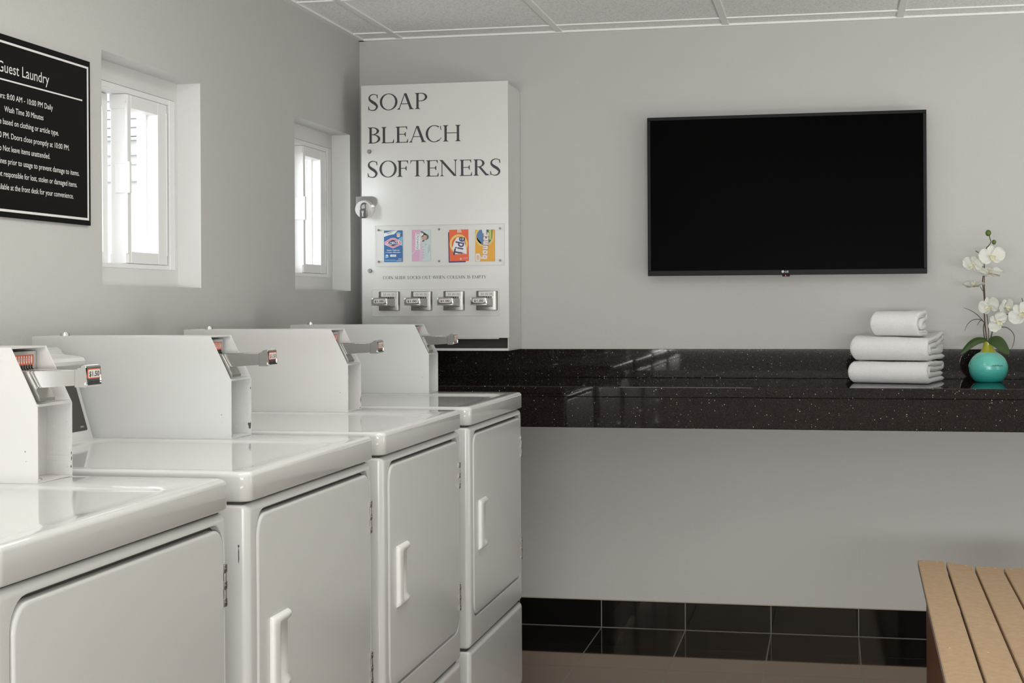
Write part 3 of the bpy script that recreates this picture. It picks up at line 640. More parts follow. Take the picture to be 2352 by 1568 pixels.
word([('B', .1045, .1510), ('L', .1545, .2030), ('E', .2075, .2540), ('A', .2580, .3205), ('C', .3197, .3785), ('H', .3830, .4485)], 1.7585, 1.8165)
word([('S', .1030, .1406), ('O', .1470, .2115), ('F', .2130, .2565), ('T', .2610, .3153)], 1.6365, 1.6945)
word([('E', .3200, .3663), ('N', .3700, .4377)], 1.6350, 1.6930)
word([('E', .4430, .4888), ('R', .4940, .5500), ('S', .5550, .5935)], 1.6345, 1.6920, 'letter_blue')
bm = B(); wd = dict(I=.42, L=.72, E=.76, C=.95, O=1.05, N=1.05, S=.62, D=1.0, K=.95, U=.95, T=.88, W=1.35, H=1.05, M=1.3, P=.76, Y=.95)
txt = 'COIN SLIDE LOCKS OUT WHEN COLUMN IS EMPTY'
tot = sum(wd.get(c, .5) + .08 for c in txt); sc = (.5398 - .1577) / tot; x = .1577
for c in txt:
    w_ = wd.get(c, .5)
    if c != ' ':
        h = .0108
        for p in glyph(c, w_): bm.faces.new([bm.verts.new((x + a * sc, YL, 1.2700 + b_ * h)) for a, b_ in p])
    x += (w_ + .08) * sc
vadd('lettering', bm, 'letter', vdoor, normals=False)
def disk(bm, cx, cy, cz, r, dep, n=20, mi=0): cyl(bm, (cx, cy, cz), (cx, cy - dep, cz), r, r * .88, n, mi)
for z in (1.7299, 1.3007):
    bm = B(); disk(bm, .1095, VY, z, .0078, .006); lo = vadd('door_lock', bm, 'chrome_dark', vdoor, smooth=40)
    bm = B(); disk(bm, .1095, VY - .0058, z, .0052, .0012, mi=0); vadd('lock_face', bm, 'zinc', vdoor, smooth=40)
    bm = B(); box(bm, .1085, .1105, VY - .0074, VY - .0068, z - .003, z + .003); vadd('keyhole', bm, 'ink', vdoor)
# acrylic display cover, screws, sample packets
bm = B(); box(bm, .1302, .6060, VY - .0052, VY - .0030, 1.3165, 1.4625, .0004, 1); acr = vadd('display_cover', bm, 'acrylic')
bm = B()
for q in ((.1302, .6060, 1.4619, 1.4626), (.1302, .6060, 1.3164, 1.3171), (.1301, .1308, 1.3165, 1.4625), (.6053, .6062, 1.3165, 1.4625)): box(bm, q[0], q[1], VY - .0053, VY - .0029, q[2], q[3])
vadd('cover_edge', bm, 'vend', acr)
for xx in (.1440, .3680, .5902):
    for zz in (1.4460, 1.3327):
        bm = B(); disk(bm, xx, VY, zz, .0030, .0052, 12); disk(bm, xx, VY - .0052, zz, .0042, .0022, 14); vadd('screw', bm, 'chrome_dark', smooth=40)
def packet(label, x0, x1, z0, z1, face, art, tilt=0, back=None):
    cx, cz = (x0 + x1) / 2, (z0 + z1) / 2; w, h = x1 - x0, z1 - z0
    t = thing('detergent_packet', label, 'packet', (cx, VY - .0002, cz), 'sample packets behind the clear display cover'); t.rotation_euler = (0, math.radians(tilt), 0)
    bm = B(); box(bm, -w / 2, w / 2, -.0016, 0, -h / 2, h / 2, .0004, 1); obj('packet_body', bm, face, t)
    if back:
        bm = B(); box(bm, -w / 2 - .004, w / 2 - .012, -.0006, 0, -h / 2 - .0045, h / 2 - .008); obj('rear_packet_edge', bm, back, t)
    bm = B(); mats = []
    def P(lay): return lambda u, v: (-w / 2 + u * w, -.0017 - .00004 * lay, -h / 2 + v * h)
    def sh(mt, pts, lay):
        if mt not in mats: mats.append(mt)
        poly(bm, [P(lay)(u, v) for u, v in pts], mats.index(mt))
    def tx(mt, s, u0, u1, v0, v1, lay, rot=0, bold=.02, shear=0):
        if mt not in mats: mats.append(mt)
        pu = lambda a, b_: (-w / 2 + a, -.0017 - .00004 * lay, -h / 2 + b_)
        add_text(bm, s, pu, u0 * w, u1 * w, v0 * h, v1 * h, bold=bold, shear=shear, rot=rot, mi=mats.index(mt))
    art(sh, tx); o = obj('printed_art', bm, mats, t, normals=False); return t
def ell(cx, cy, rx, ry, n=28, a0=0, a1=360): return [(cx + rx * math.cos(math.radians(a0 + (a1 - a0) * k / n)), cy + ry * math.sin(math.radians(a0 + (a1 - a0) * k / n))) for k in range(n if a1 - a0 == 360 else n + 1)]
def art1(sh, tx):
    sh('sky_blue', [(.55, .60), (1, .50), (1, .82), (.80, .74)], 1)
    sh('white_print', [(0, .80), (.30, .86), (.55, .88), (.74, .998), (.42, .98), (.15, .94), (0, .92)], 2)
    sh('navy', [(.12, .915), (.48, .955), (.48, .965), (.12, .925)], 3); sh('navy', [(.18, .89), (.42, .92), (.42, .93), (.18, .90)], 3)
    sh('sky_blue', ell(.78, .87, .16, .08, a0=20, a1=160) , 2); sh('peach', ell(.78, .86, .10, .045), 3); sh('white_print', [(.68, .82), (.88, .82), (.84, .79), (.72, .79)], 3)
    hx = lambda s, t_: [(.04 + (1 - s) * .46, .60), (.49, .60 + .165 * t_), (.96 - (1 - s) * .46, .60), (.49, .60 - .165 * t_)]
    def hexa(k): return [(.49 - .45 * k, .60 + .045 * k), (.49 - .12 * k, .60 + .155 * k), (.49 + .0 * k, .60 + .17 * k), (.49 + .12 * k, .60 + .155 * k), (.49 + .45 * k, .60 + .045 * k), (.49 + .45 * k, .60 - .045 * k), (.49, .60 - .17 * k), (.49 - .45 * k, .60 - .045 * k)]
    sh('white_print', hexa(1.0), 3); sh('rose', hexa(.94), 4); sh('white_print', hexa(.70), 5); sh('navy', hexa(.64), 6)
    tx('white_print', 'CLOROX', .10, .84, .555, .650, 8, rot=7, bold=.02)
    tx('white_print', 'Stain Fighter', .15, .86, .360, .392, 3, bold=.03); tx('white_print', '+ Color Booster', .08, .90, .292, .324, 3, bold=.03)
    sh('white_print', [(.34, .165), (.65, .165), (.65, .235), (.34, .235)], 3); sh('sky_blue', [(.40, .19), (.60, .19), (.60, .205), (.40, .205)], 4)
    sh('sky_blue', ell(.15, .19, .09, .05), 3); sh('white_print', ell(.16, .21, .045, .022), 4); sh('white_print', [(.06, .13), (.24, .15), (.24, .165), (.06, .145)], 4)
    for a, b_, c in ((.04, .30, .06), (.32, .62, .06), (.04, .30, .035), (.32, .62, .035)): sh('sky_blue', [(a, c), (b_, c), (b_, c + .015), (a, c + .015)], 3)
    sh('white_print', [(.66, .03), (.95, .03), (.95, .045), (.66, .045)], 3); sh('white_print', [(.76, .085), (.95, .085), (.95, .10), (.76, .10)], 3)
def art2(sh, tx):
    sh('pale_teal', [(.44, 1), (1, 1), (1, 0), (.60, 0), (.57, .35), (.50, .60), (.50, .85)], 1)
    sh('pale_lilac', [(.40, .0), (.60, 0), (.60, .30), (.50, .55), (.42, .30)], 2); sh('pale_lilac', [(0, .18), (.24, .34), (.20, .38), (0, .26)], 2)
    sh('hair', ell(.72, .77, .20, .10), 3); sh('hair', [(.46, .95), (.55, .96), (.80, .86), (.70, .80)], 3); sh('hair', [(.55, .61), (.66, .62), (.72, .69), (.60, .70)], 3)
    sh('skin', ell(.67, .755, .14, .085), 4); sh('white_print', [(.48, .86), (.60, .90), (.64, .82), (.58, .78), (.50, .80)], 4); sh('pink', ell(.75, .53, .05, .03), 3)
    sh('white_print', [(.19, .37), (.44, .37), (.47, .62), (.48, .90), (.21, .90), (.20, .50), (.17, .42)], 3)
    tx('teal_ink', 'Downy', -.075, .765, .575, .685, 5, rot=-90, bold=.01)
    for a, b_, c in ((.07, .035, .7), (.88, .03, .25), (.93, .02, .30)): sh('teal_ink' if a > .5 else 'rose', [(a, c), (a + .02, c), (a + .02, c + .22), (a, c + .22)], 4)
    for k in range(5): sh('pink', ell(.60 + .03 * (k % 2), .45 - k * .085, .06, .02), 3)
def art3(sh, tx):
    sh('peach', [(.42, 1), (.62, 1), (.66, .90), (.42, .90)], 1)
    c = (.49, .54)
    for m_, k, l in (('yellow', .47, 2), ('orange_red', .365, 3)): sh(m_, ell(*c, k, k * .66, 40), l)
    sh('white_print', [(.15, .40), (.30, .22), (.90, .22), (.90, .36), (.72, .74), (.40, .76), (.24, .60)], 4)
    sh('orange_red', [(.42, .235), (.84, .225), (.55, .30)], 5); 
    tx('navy', 'Tide', .01, .99, .33, .62, 8, rot=78, bold=.022, shear=.0)
    sh('peach', ell(.58, .07, .05, .035), 2); sh('rose', [(.70, .06), (.94, .06), (.94, .12), (.70, .12)], 2)
def art4(sh, tx):
    c = (.46, .78); EL = lambda k, l, m_: sh(m_, [(min(max(u, 0), 1), min(v, 1)) for u, v in ell(*c, .47 * k, .31 * k, 40)], l)
    EL(1.02, 1, 'peach'); EL(.97, 2, 'yellow'); EL(.83, 3, 'blue2')
    sh('yellow', [(.06, .78), (.06, .60), (.20, .52), (.30, .50), (.30, .60), (.16, .70)], 3)
    sh('dark_green', [(.60, 1), (.88, 1), (.86, .72), (.68, .58), (.60, .70)], 4); sh('lime', [(.68, 1), (.82, 1), (.82, .68), (.70, .68)], 5)
    sh('white_print', [(.34, 1), (.56, 1), (.56, .90), (.38, .88)], 5); sh('sky_blue', [(.56, .66), (.68, .66), (.70, .58), (.62, .54)], 5)
    sh('white_print', rrect(.02, .25, .01, .25, .04, 3), 4); sh('peach', [(.06, .05), (.20, .05), (.20, .20), (.06, .20)], 5)
    for off, m_, l, bo in ((0, 'peach', 7, .09), (0, 'white_print', 9, .02)):
        tx(m_, 'bounce', -.20, 1.12, .40, .60, l, rot=86, bold=bo)
packet('blue bleach sample packet with a white-lettered diamond badge', .1628, .2320, 1.3315, 1.4443, 'bleach_blue', art1)
packet('pink and pale teal fabric softener packet with sideways lettering', .2662, .3353, 1.3333, 1.4455, 'pink', art2)
packet('orange-red detergent packet with a yellow ring, slightly tilted', .4050, .4752, 1.3318, 1.4440, 'orange_red', art3, tilt=-.9, back='navy')
packet('yellow and orange dryer sheet packet with white sideways lettering', .4995, .5715, 1.3297, 1.4423, 'amber', art4)
# recessed coin panel and its four mechanisms
bm = B(); pts = rrect(.1150, .5865, 1.1362, 1.2343, .006, 5); ins = rrect(.1172, .5843, 1.1384, 1.2321, .005, 5)
loft(bm, [[(a, VY - .0001, b_) for a, b_ in pts], [(a, VY - .0016, b_) for a, b_ in rrect(.1156, .5859, 1.1368, 1.2337, .006, 5)], [(a, VY - .0016, b_) for a, b_ in rrect(.1166, .5849, 1.1378, 1.2327, .005, 5)], [(a, VY - .0003, b_) for a, b_ in ins]], cap0=False, cap1=True)
vadd('coin_panel', bm, 'vend', smooth=40)
for k, xo in enumerate((0, .1200, .2390, .3590)):
    a = .1412 + xo
    bm = B(); Y = VY - .0003
    prism(bm, [(a + .004, Y), (a + .002, Y - .006), (a + .007, Y - .009), (a + .073, Y - .009), (a + .078, Y - .006), (a + .080, Y)], 'z', 1.1570, 1.2255)
    bmesh.ops.bevel(bm, geom=bm.edges[:], offset=.0012, segments=1, affect='EDGES')
    cm = vadd('coin_mechanism', bm, 'chrome_dark', smooth=30)
    bm = B(); box(bm, a + .012, a + .066, Y - .0105, Y - .0088, 1.2065, 1.2235, .0006, 1); cd = vadd('value_card', bm, 'paper', cm)
    bm = B(); add_text(bm, '25 25 25', lambda u, v: (u, Y - .0107, v), a + .020, a + .062, 1.2110, 1.2185, bold=.01); vadd('card_print', bm, 'badge', cm, normals=False)
    bm = B()
    for i in range(4): box(bm, a + .030 + i * .0085, a + .0335 + i * .0085, Y - .0100, Y - .0086, 1.2000, 1.2060)
    vadd('coin_slot', bm, 'ink', cm)
    # sliding tongue reaching out into the room
    bm = B(); cx = a + .038
    L = []
    for y, hw, zt_, zb_ in ((Y - .008, .0255, 1.1985, 1.1690), (Y - .060, .0255, 1.1985, 1.1740), (Y - .114, .0250, 1.1975, 1.1790)):
        L.append([(p[0], y, p[1]) for p in rrect(cx - hw, cx + hw, zb_, zt_, .0025, 3)])
    loft(bm, L); vadd('slide_tongue', bm, 'zinc', cm, smooth=35)
    bm = B(); L = []
    y_ = Y - .060
    for y, e in ((Y - .112, .0), (Y - .114, -.0012), (Y - .120, -.0012), (Y - .122, .001)):
        L.append([(p[0], y, p[1]) for p in rrect(cx - .0275 + e, cx + .0275 - e, 1.1765 + e, 1.2010 - e, .007, 5)])
    loft(bm, L); box(bm, cx - .0290, cx + .0290, Y - .1245, Y - .114, 1.1755, 1.1795, .0015, 2); vadd('slide_knob', bm, 'chrome', cm, smooth=35)
    bm = B(); loft(bm, [[(p[0], Y - .1218, p[1]) for p in rrect(cx - .0200, cx + .0200, 1.1835, 1.1975, .004, 4)], [(p[0], Y - .1225, p[1]) for p in rrect(cx - .0200, cx + .0200, 1.1835, 1.1975, .004, 4)]])
    add_text(bm, '$1.00', lambda u, v: (u, Y - .1227, v), cx - .0165, cx + .0165, 1.1868, 1.1945, bold=.02, mi=1); vadd('price_label', bm, ['paper', 'ink'], cm, normals=False)
# hasp with round guard, and the padlock hanging from it
bm = B(); Y = VY - .001
pts = [(.0600, 1.5275), (.0600, 1.5685)] + [(.118 + .0205 * math.cos(math.radians(t_)), 1.548 + .0205 * math.sin(math.radians(t_))) for t_ in range(90, -91, -15)]
prism(bm, pts, 'y', Y - .0035, Y - .0005); 
for z in (1.534, 1.561): disk(bm, .131, Y - .0034, z, .003, .0012, 10)
box(bm, .0585, .0645, -.225, Y - .0005, 1.5275, 1.5685)
hs = vadd('hasp', bm, 'chrome', smooth=30)
bm = B(); cyl(bm, (.0955, Y - .0035, 1.5240), (.0955, Y - .0300, 1.5200), .0325, .0310, 40); bmesh.ops.bevel(bm, geom=[e for e in bm.edges if len(e.link_faces) == 2 and e.calc_face_angle(0) > 1], offset=.003, segments=3, affect='EDGES'); vadd('round_guard', bm, 'guard', hs, smooth=40)
bm = B(); tube(bm, [(.1000 + .006 * math.cos(math.radians(a)), Y - .031 - .010 * math.sin(math.radians(a)), 1.541) for a in range(0, 181, 15)], .0028, 10); vadd('staple', bm, 'chrome_dark', hs, smooth=60)
pk = thing('padlock', 'small dark steel padlock hanging from the chrome hasp', 'padlock', (.0985, Y - .041, 1.503))
def padd(name, bm, m, par=None, **k):
    for v in bm.verts: v.co -= Vector(pk.location)
    return obj(name, bm, m, par or pk, **k)
bm = B(); cx, yy = .0985, Y - .041
loft(bm, [[(cx + (p[0]) * s, yy - .007 * sy_, 1.505 + p[1] * s) for p in rrect(-.0115, .0115, -.017, .0165, .005, 4)] for sy_, s in ((-1, .90), (-.8, 1), (.8, 1), (1, .90))]); pb = padd('padlock_body', bm, 'padlock', smooth=30)
bm = B(); tube(bm, spline([(cx - .0075, yy, 1.518), (cx - .0095, yy, 1.530), (cx - .005, yy, 1.5385), (cx + .002, yy, 1.541), (cx + .007, yy, 1.536), (cx + .0075, yy, 1.518)], 6), .0026, 10); padd('shackle', bm, 'padlock', smooth=60)
bm = B(); yk = yy - .0073; k = [(cx + .0038 * math.cos(math.radians(a)), 1.510 + .0045 * math.sin(math.radians(a))) for a in range(-60, 241, 20)]
prism(bm, k + [(cx - .0016, 1.494), (cx + .0022, 1.493)], 'y', yk, yk - .0008); padd('key_emblem', bm, 'paper', pb)
bm = B(); disk(bm, cx, yk - .0006, 1.511, .0015, .0006, 10); padd('emblem_hole', bm, 'ink', pb)

# ------------------------------------------------------------------ wall sign
sg = thing('laundry_sign', 'black wall sign with white guest laundry rules lettering', 'sign', (.0, -2.472, 1.3725))
def sadd(name, bm, m, par=None, **k):
    for v in bm.verts: v.co -= Vector(sg.location)
    return obj(name, bm, m, par or sg, **k)
bm = B(); box(bm, .0005, .0080, -2.7780, -2.1660, 1.3725, 1.7628, .0006, 1); sadd('board', bm, 'sign')
bm = B(); o_, i_ = (-2.7660, -2.1755, 1.3840, 1.7488), (-2.7600, -2.1835, 1.3895, 1.7438)
O = [(o_[0], o_[2]), (o_[1], o_[2]), (o_[1], o_[3]), (o_[0], o_[3])]; I = [(i_[0], i_[2]), (i_[1], i_[2]), (i_[1], i_[3]), (i_[0], i_[3])]
for k in range(4): poly(bm, [(.0084, *O[k]), (.0084, *O[(k + 1) % 4]), (.0084, *I[(k + 1) % 4]), (.0084, *I[k])])
poly(bm, [(.0084, a, b_) for a, b_ in ((-2.738, 1.6640), (-2.2063, 1.6640), (-2.2063, 1.6675), (-2.738, 1.6675))]); sadd('border_line', bm, 'signtext', normals=False)
SP = lambda u, v: (.0084, u, v)
def sline(s, yr, yl, z, h, bold=.004):
    bm = B(); add_text(bm, s, SP, yl, yr, z, z + h, bold=bold); sadd('lettering', bm, 'signtext', normals=False)
sline('Guest Laundry', -2.3628, -2.5812, 1.6815, .0245, 0)
rw = text_ratio('Wash Time 30 Minutes'); kx = .166 / rw
def auto(s, yr, z, f=1.0): sline(s, yr, yr - text_ratio(s) * kx * f, z, .0128)
auto('Hours: 8:00 AM - 10:00 PM Daily', -2.3463, 1.6255, 1.08); auto('Wash Time 30 Minutes', -2.3892, 1.5980)
auto('Time based on clothing or article type.', -2.3203, 1.5708, 1.03); auto('10:00 PM. Doors close promptly at 10:00 PM.', -2.2706, 1.5415, 1.03)
auto('Do Not leave items unattended.', -2.3603, 1.5138); auto('machines prior to usage to prevent damage to items.', -2.2231, 1.4865, 1.04)
auto('Not responsible for lost, stolen or damaged items.', -2.2337, 1.4590); auto('Available at the front desk for your convenience.', -2.2518, 1.4312)

# ------------------------------------------------------------------ television
tvx0, tvx1, tvz0, tvz1, TY = 1.0935, 2.0602, 1.2752, 1.8411, -.0700
T = thing('television', 'large black flat television hanging on the grey back wall', 'television', (1.577, -.04, 1.2752))
def tadd(name, bm, m, par=None, **k):
    for v in bm.verts: v.co -= Vector(T.location)
    return obj(name, bm, m, par or T, **k)
bm = B(); box(bm, tvx0 + .004, tvx1 - .004, TY + .008, TY + .030, tvz0 + .004, tvz1 - .004, .003, 2); box(bm, 1.30, 1.85, TY + .030, -.030, 1.34, 1.62, .004, 2); tadd('back_shell', bm, 'tvframe')
bm = B(); a = .0115
for q in ((tvx0, tvx1, tvz0, tvz0 + .0185), (tvx0, tvx1, tvz1 - a, tvz1), (tvx0, tvx0 + a, tvz0 + .0185, tvz1 - a), (tvx1 - a, tvx1, tvz0 + .0185, tvz1 - a)): box(bm, q[0], q[1], TY, TY + .012, q[2], q[3], .0012, 1)
tadd('bezel', bm, 'tvframe')
bm = B(); box(bm, tvx0 + a, tvx1 - a, TY + .0018, TY + .006, tvz0 + .0185, tvz1 - a); tadd('screen', bm, 'tvscreen')
bm = B(); box(bm, 1.36, 1.79, -.032, -.001, 1.42, 1.60); tadd('wall_bracket', bm, 'tvframe')
bm = B(); poly(bm, [(1.5695 + .0045 * math.cos(a_), TY - .0004, 1.2868 + .0045 * math.sin(a_)) for a_ in [2 * PI * k / 20 for k in range(20)]]); add_text(bm, 'LG', lambda u, v: (u, TY - .0004, v), 1.5765, 1.5885, 1.2835, 1.2900, bold=.03)
for q in ((1.5690, 1.5697, 1.2850, 1.2890), (1.5690, 1.5715, 1.2848, 1.2854)): poly(bm, [(q[0], TY - .0006, q[2]), (q[1], TY - .0006, q[2]), (q[1], TY - .0006, q[3]), (q[0], TY - .0006, q[3])], 1)
tadd('maker_logo', bm, ['logo', 'tvframe'], normals=False)
bm = B(); box(bm, 1.5670, 1.5930, TY + .001, TY + .012, 1.2695, 1.2756, .0015, 2); se = tadd('sensor', bm, 'tvframe')
bm = B(); cyl(bm, (1.5788, TY + .0012, 1.2728), (1.5788, TY + .0002, 1.2728), .0014, n=12); tadd('standby_light', bm, 'led', se)

# ------------------------------------------------------------------ granite counter
CZ, CF = .9095, -.6199
ct = thing('granite_counter', 'long black speckled granite counter with backsplash along the back wall', 'counter', (1.9, -.31, .776))
def cadd(name, bm, m, par=None, **k):
    for v in bm.verts: v.co -= Vector(ct.location)
    return obj(name, bm, m, par or ct, **k)
bm = B(); box(bm, .001, 3.8, CF, -.001, .8765, CZ, .002, 2); cadd('countertop_slab', bm, 'granite')
bm = B(); box(bm, .001, 3.8, -.021, -.001, CZ + .0002, 1.0127, .0012, 1); cadd('backsplash', bm, 'granite')
bm = B(); box(bm, .001, 3.8, CF + .004, CF + .024, .7762, .8762, .0012, 1); cadd('apron', bm, 'granite')

# ------------------------------------------------------------------ towels
def towel(label, origin, ang, Wd, D, Hh, layers, seed, warp=None, t_scale=.93, name='folded_towel'):
    t = Hh / layers; R1 = Hh / 2 - t / 2; path = [(D, t / 2), (D * .6, t / 2), (R1, t / 2)]
    for k in range(1, 12): a = -PI / 2 - PI * k / 12; path.append((R1 + R1 * math.cos(a), Hh / 2 + R1 * math.sin(a)))
    path += [(R1, Hh - t / 2), (D * .5, Hh - t / 2)]
    if layers >= 3:
        rb = t / 2; path.append((D - rb, Hh - t / 2))
        for k in range(1, 7): a = PI / 2 - PI * k / 7; path.append((D - rb + rb * math.cos(a), Hh - t + rb * math.sin(a)))
        path += [(D - rb, Hh - 1.5 * t), (D * .5, Hh - 1.5 * t)]
        xi = t * 1.25 + R1 * .15; ri = (Hh - 3 * t) / 2
        path.append((xi + ri + t * .2, Hh - 1.5 * t))
        if layers >= 4:
            for k in range(1, 7): a = PI / 2 + PI * k / 7; path.append((xi + ri + ri * math.cos(a) + t * .2, Hh / 2 + ri * math.sin(a)))
            path += [(xi + ri + t * .2, 1.5 * t), (D * .5, 1.5 * t), (D - t * .8, 1.5 * t)]
    P = [Vector((a, b_, 0)) for a, b_ in path]; Q = []
    for a, b_ in zip(P[:-1], P[1:]):
        n = max(1, int((b_ - a).length / .006))
        for i in range(n): Q.append(a + (b_ - a) * i / n)
    Q.append(P[-1]); n = len(Q); NW = 44; bm = B(); loops = []
    for j in range(NW + 1):
        s = j / NW; e = min(s, 1 - s) * Wd; rr_ = .008
        k = math.sqrt(max(0, 1 - (1 - min(e / rr_, 1)) ** 2)); k = .35 + .65 * k
        w = s * Wd; top, bot = [], []
        for i, p in enumerate(Q):
            d = (Q[min(i + 1, n - 1)] - Q[max(i - 1, 0)]).normalized(); nr = Vector((-d.y, d.x, 0)); hh = t * t_scale / 2 * k
            ek = min(i, n - 1 - i) / 2.0; hh *= min(1, .45 + .55 * ek)
            for lst, sg_ in ((top, 1), (bot, -1)):
                q = p + nr * hh * sg_; lst.append((q.x, q.y))
        ring = top + bot[::-1]; out = []
        for dpt, hgt in ring:
            v = Vector((w, dpt, hgt)); ns = noise.noise_vector(v * 16 + Vector((seed, 0, 0)))
            edge = max(0, 1 - (Wd - w) / .07); el = max(0, 1 - w / .03)
            amp = .0018 + .0050 * edge
            top_k = min(1, hgt / Hh * 2)
            v = v + Vector((ns.x * amp * .8 - (0.010 * el * (abs(hgt / Hh - .5) * 2) ** 2 * -1), ns.y * amp * .6, ns.z * amp * top_k))
            if warp: v = warp(v, s)
            v.z = max(v.z, 0.0002); out.append(v)
        loops.append(out)
    loft(bm, loops)
    ca, sa = math.cos(ang), math.sin(ang)
    for v in bm.verts: x, y = v.co.x, v.co.y; v.co.x = x * ca - y * sa; v.co.y = x * sa + y * ca
    o = obj(name, bm, 'towel', None, smooth=80, loc=origin); tag(o, label, 'towel', 'white towels stacked on the counter'); return o
AN = math.radians(-15)
towel('large white folded towel at the bottom, lying on the black counter', (1.7880, -.325, CZ + .0003), AN, .262, .265, .0720, 4, 1.3)
towel('large white folded towel in the middle of the stack of three', (1.7960, -.322, CZ + .0752), AN, .255, .265, .0835, 4, 5.1,
      warp=lambda v, s: Vector((v.x, v.y, v.z * (1 - .10 * s) + (.020 * max(0, s - .55) / .45 * max(0, v.y - .13) / .13 if v.z > .03 else 0))))
towel('small white rolled towel on top of the stack of three', (1.8600, -.330, CZ + .1560), AN, .158, .135, .0830, 4, 9.7,
      warp=lambda v, s: Vector((v.x + .006 * math.sin(v.y * 20), v.y, v.z)))

# ------------------------------------------------------------------ vase with orchid
VC = Vector((2.2475, -.205, CZ + .0003))
vs_ = thing('round_vase', 'round turquoise glazed vase with an olive green neck', 'vase', VC)
R = .0632; ZC = .0475
prof = [(0, 0), (.0405, 0), (.0430, .0012)]
for a in range(-42, 70, 6): prof.append((R * math.cos(math.radians(a)), ZC + (R * 1.0 if a < 0 else .0570) * math.sin(math.radians(a))))
bm = B(); lathe(bm, prof + [(.0, .1015)], 56); vb = obj('vase_body', bm, 'vase', vs_, smooth=60)
bm = B(); lathe(bm, [(.0, .0990), (.0262, .0990), (.0240, .1030), (.0200, .1100), (.0170, .1190), (.0158, .1270), (.0170, .1325), (.0165, .1345), (.0130, .1335), (.0120, .122), (0, .122)], 40); obj('vase_neck', bm, 'neck', vs_, smooth=60)
bm = B(); rnd = random.Random(4)
for k in range(34):
    th = math.radians(-90 + (4 + k * 1.15)); z = .0560 + rnd.uniform(-.0018, .0018); rr_ = math.sqrt(max(0, 1 - ((z - ZC) / .0570) ** 2)) * R + .0003
    th0, th1 = th - .010, th + .012; hz = rnd.uniform(.0009, .0024)
    poly(bm, [(rr_ * math.cos(a), rr_ * math.sin(a), z + b_) for a, b_ in ((th0, 0), (th1, -hz), (th1 + .006, hz * .4), (th0 + .01, hz))])
obj('glaze_mark', bm, 'crackle', vs_, normals=False)

OC = VC + Vector((.0, 0, .1255))
orc = thing('orchid', 'artificial white orchid spray with two broad leaves in the turquoise vase', 'flower', OC)
# picture coordinates on the plane through the stem -> metres (2352x1568 frame, plane y = const)
_cam = cam.matrix_world.translation
def on_plane(u, v, y):
    du, dv = u - 1176, v - 694.5; U = _c * du - _s * dv; Vv = _s * du + _c * dv
    d = Vector((-math.sin(YAW) + U / 3522.5 * math.cos(YAW), math.cos(YAW) + U / 3522.5 * math.sin(YAW), -Vv / 3522.5))
    return _cam + d * ((y - _cam.y) / d.y)
def op(u, v, dy=0): return on_plane(u, v, VC.y + dy) - OC
def oadd(name, bm, m, par=None, **k): return obj(name, bm, m, par or orc, **k)
bm = B(); pts = [op(2268, 800), op(2267, 783), op(2263, 750), op(2261, 722), op(2262, 700), op(2259, 665), op(2257, 645), op(2261, 622)]; pts[0] = Vector((0, 0, .0))
tube(bm, spline(pts, 5), [.0022] * 36 if False else .0021, 8); oadd('support_stick', bm, 'stick', smooth=60)
bm = B(); tube(bm, spline([Vector((.004, -.004, .0)), op(2271, 785, -.006), op(2270, 750, -.006), op(2266, 715, -.005), op(2263, 690, -.004), op(2261, 650, -.004), op(2262, 625, -.004), op(2261, 602), op(2265, 572), op(2270, 565), op(2276, 556), op(2274, 548), op(2272, 540)], 5), .0014, 8)
tube(bm, spline([Vector((-.005, .0, .0)), op(2262, 778, .004), op(2259, 755, .004), op(2262, 735, .004)], 5), .0018, 8)
tube(bm, spline([op(2268, 566), op(2271, 570), op(2273, 580)], 4), .0010, 6)
tube(bm, spline([op(2262, 614), op(2256, 612), op(2249, 613)], 4), .0010, 6); tube(bm, spline([op(2257, 668), op(2251, 658), op(2243, 655)], 4), .0010, 6); tube(bm, [op(2241, 576), op(2244, 578), op(2248, 580)], .0013, 6)
tube(bm, spline([Vector((.008, .004, .0)), op(2276, 780, .01), op(2280, 755, .01), op(2288, 728, .01), op(2304, 722, .012), op(2318, 722, .012), op(2334, 714, .01), op(2352, 704, .01), op(2375, 700, .0)], 5), .0014, 8)
tube(bm, spline([op(2351, 700, .01), op(2349, 692, .01), op(2347, 684, .01)], 4), .0012, 6)
oadd('flower_stem', bm, 'stem', smooth=60)
for u, v, r in ((2270, 535, .0100), (2283, 556, .0078)):
    bm = B(); bmesh.ops.create_uvsphere(bm, u_segments=18, v_segments=12, radius=r); c = op(u, v)
    for q in bm.verts: q.co = Vector((q.co.x * .92, q.co.y * .92, q.co.z * 1.08)) + c
    oadd('bud', bm, 'bud', smooth=80)
def blade(pts, w):
    bm = B(); P = spline(pts, 6); n = len(P); L = []
    for i, p in enumerate(P):
        d = (P[min(i + 1, n - 1)] - P[max(i - 1, 0)]).normalized(); s = d.cross(Vector((0, 1, 0))).normalized(); q = i / (n - 1); k = w * (1 - q) ** .6 + .0003
        L.append([p + s * k, p + Vector((0, -.0006, 0)), p - s * k, p + Vector((0, .0006, 0))])
    loft(bm, L); oadd('grass_blade', bm, 'blade', smooth=50)
blade([op(2262, 742), op(2255, 734), op(2244, 722), op(2228, 712), op(2212, 706)], .0013); blade([op(2259, 738), op(2248, 733), op(2234, 735), op(2222, 745), op(2215, 761)], .0012)
blade([op(2256, 733), op(2250, 738), op(2244, 748)], .0012); blade([op(2298, 751), op(2312, 752), op(2325, 762), op(2330, 776), op(2326, 795), op(2323, 801)], .0013)
bm_b = [op(2274, 782), op(2276, 772), op(2273, 766)]; blade([op(2276, 785, .004), op(2277, 770, .004), op(2281, 758, .004)], .003)
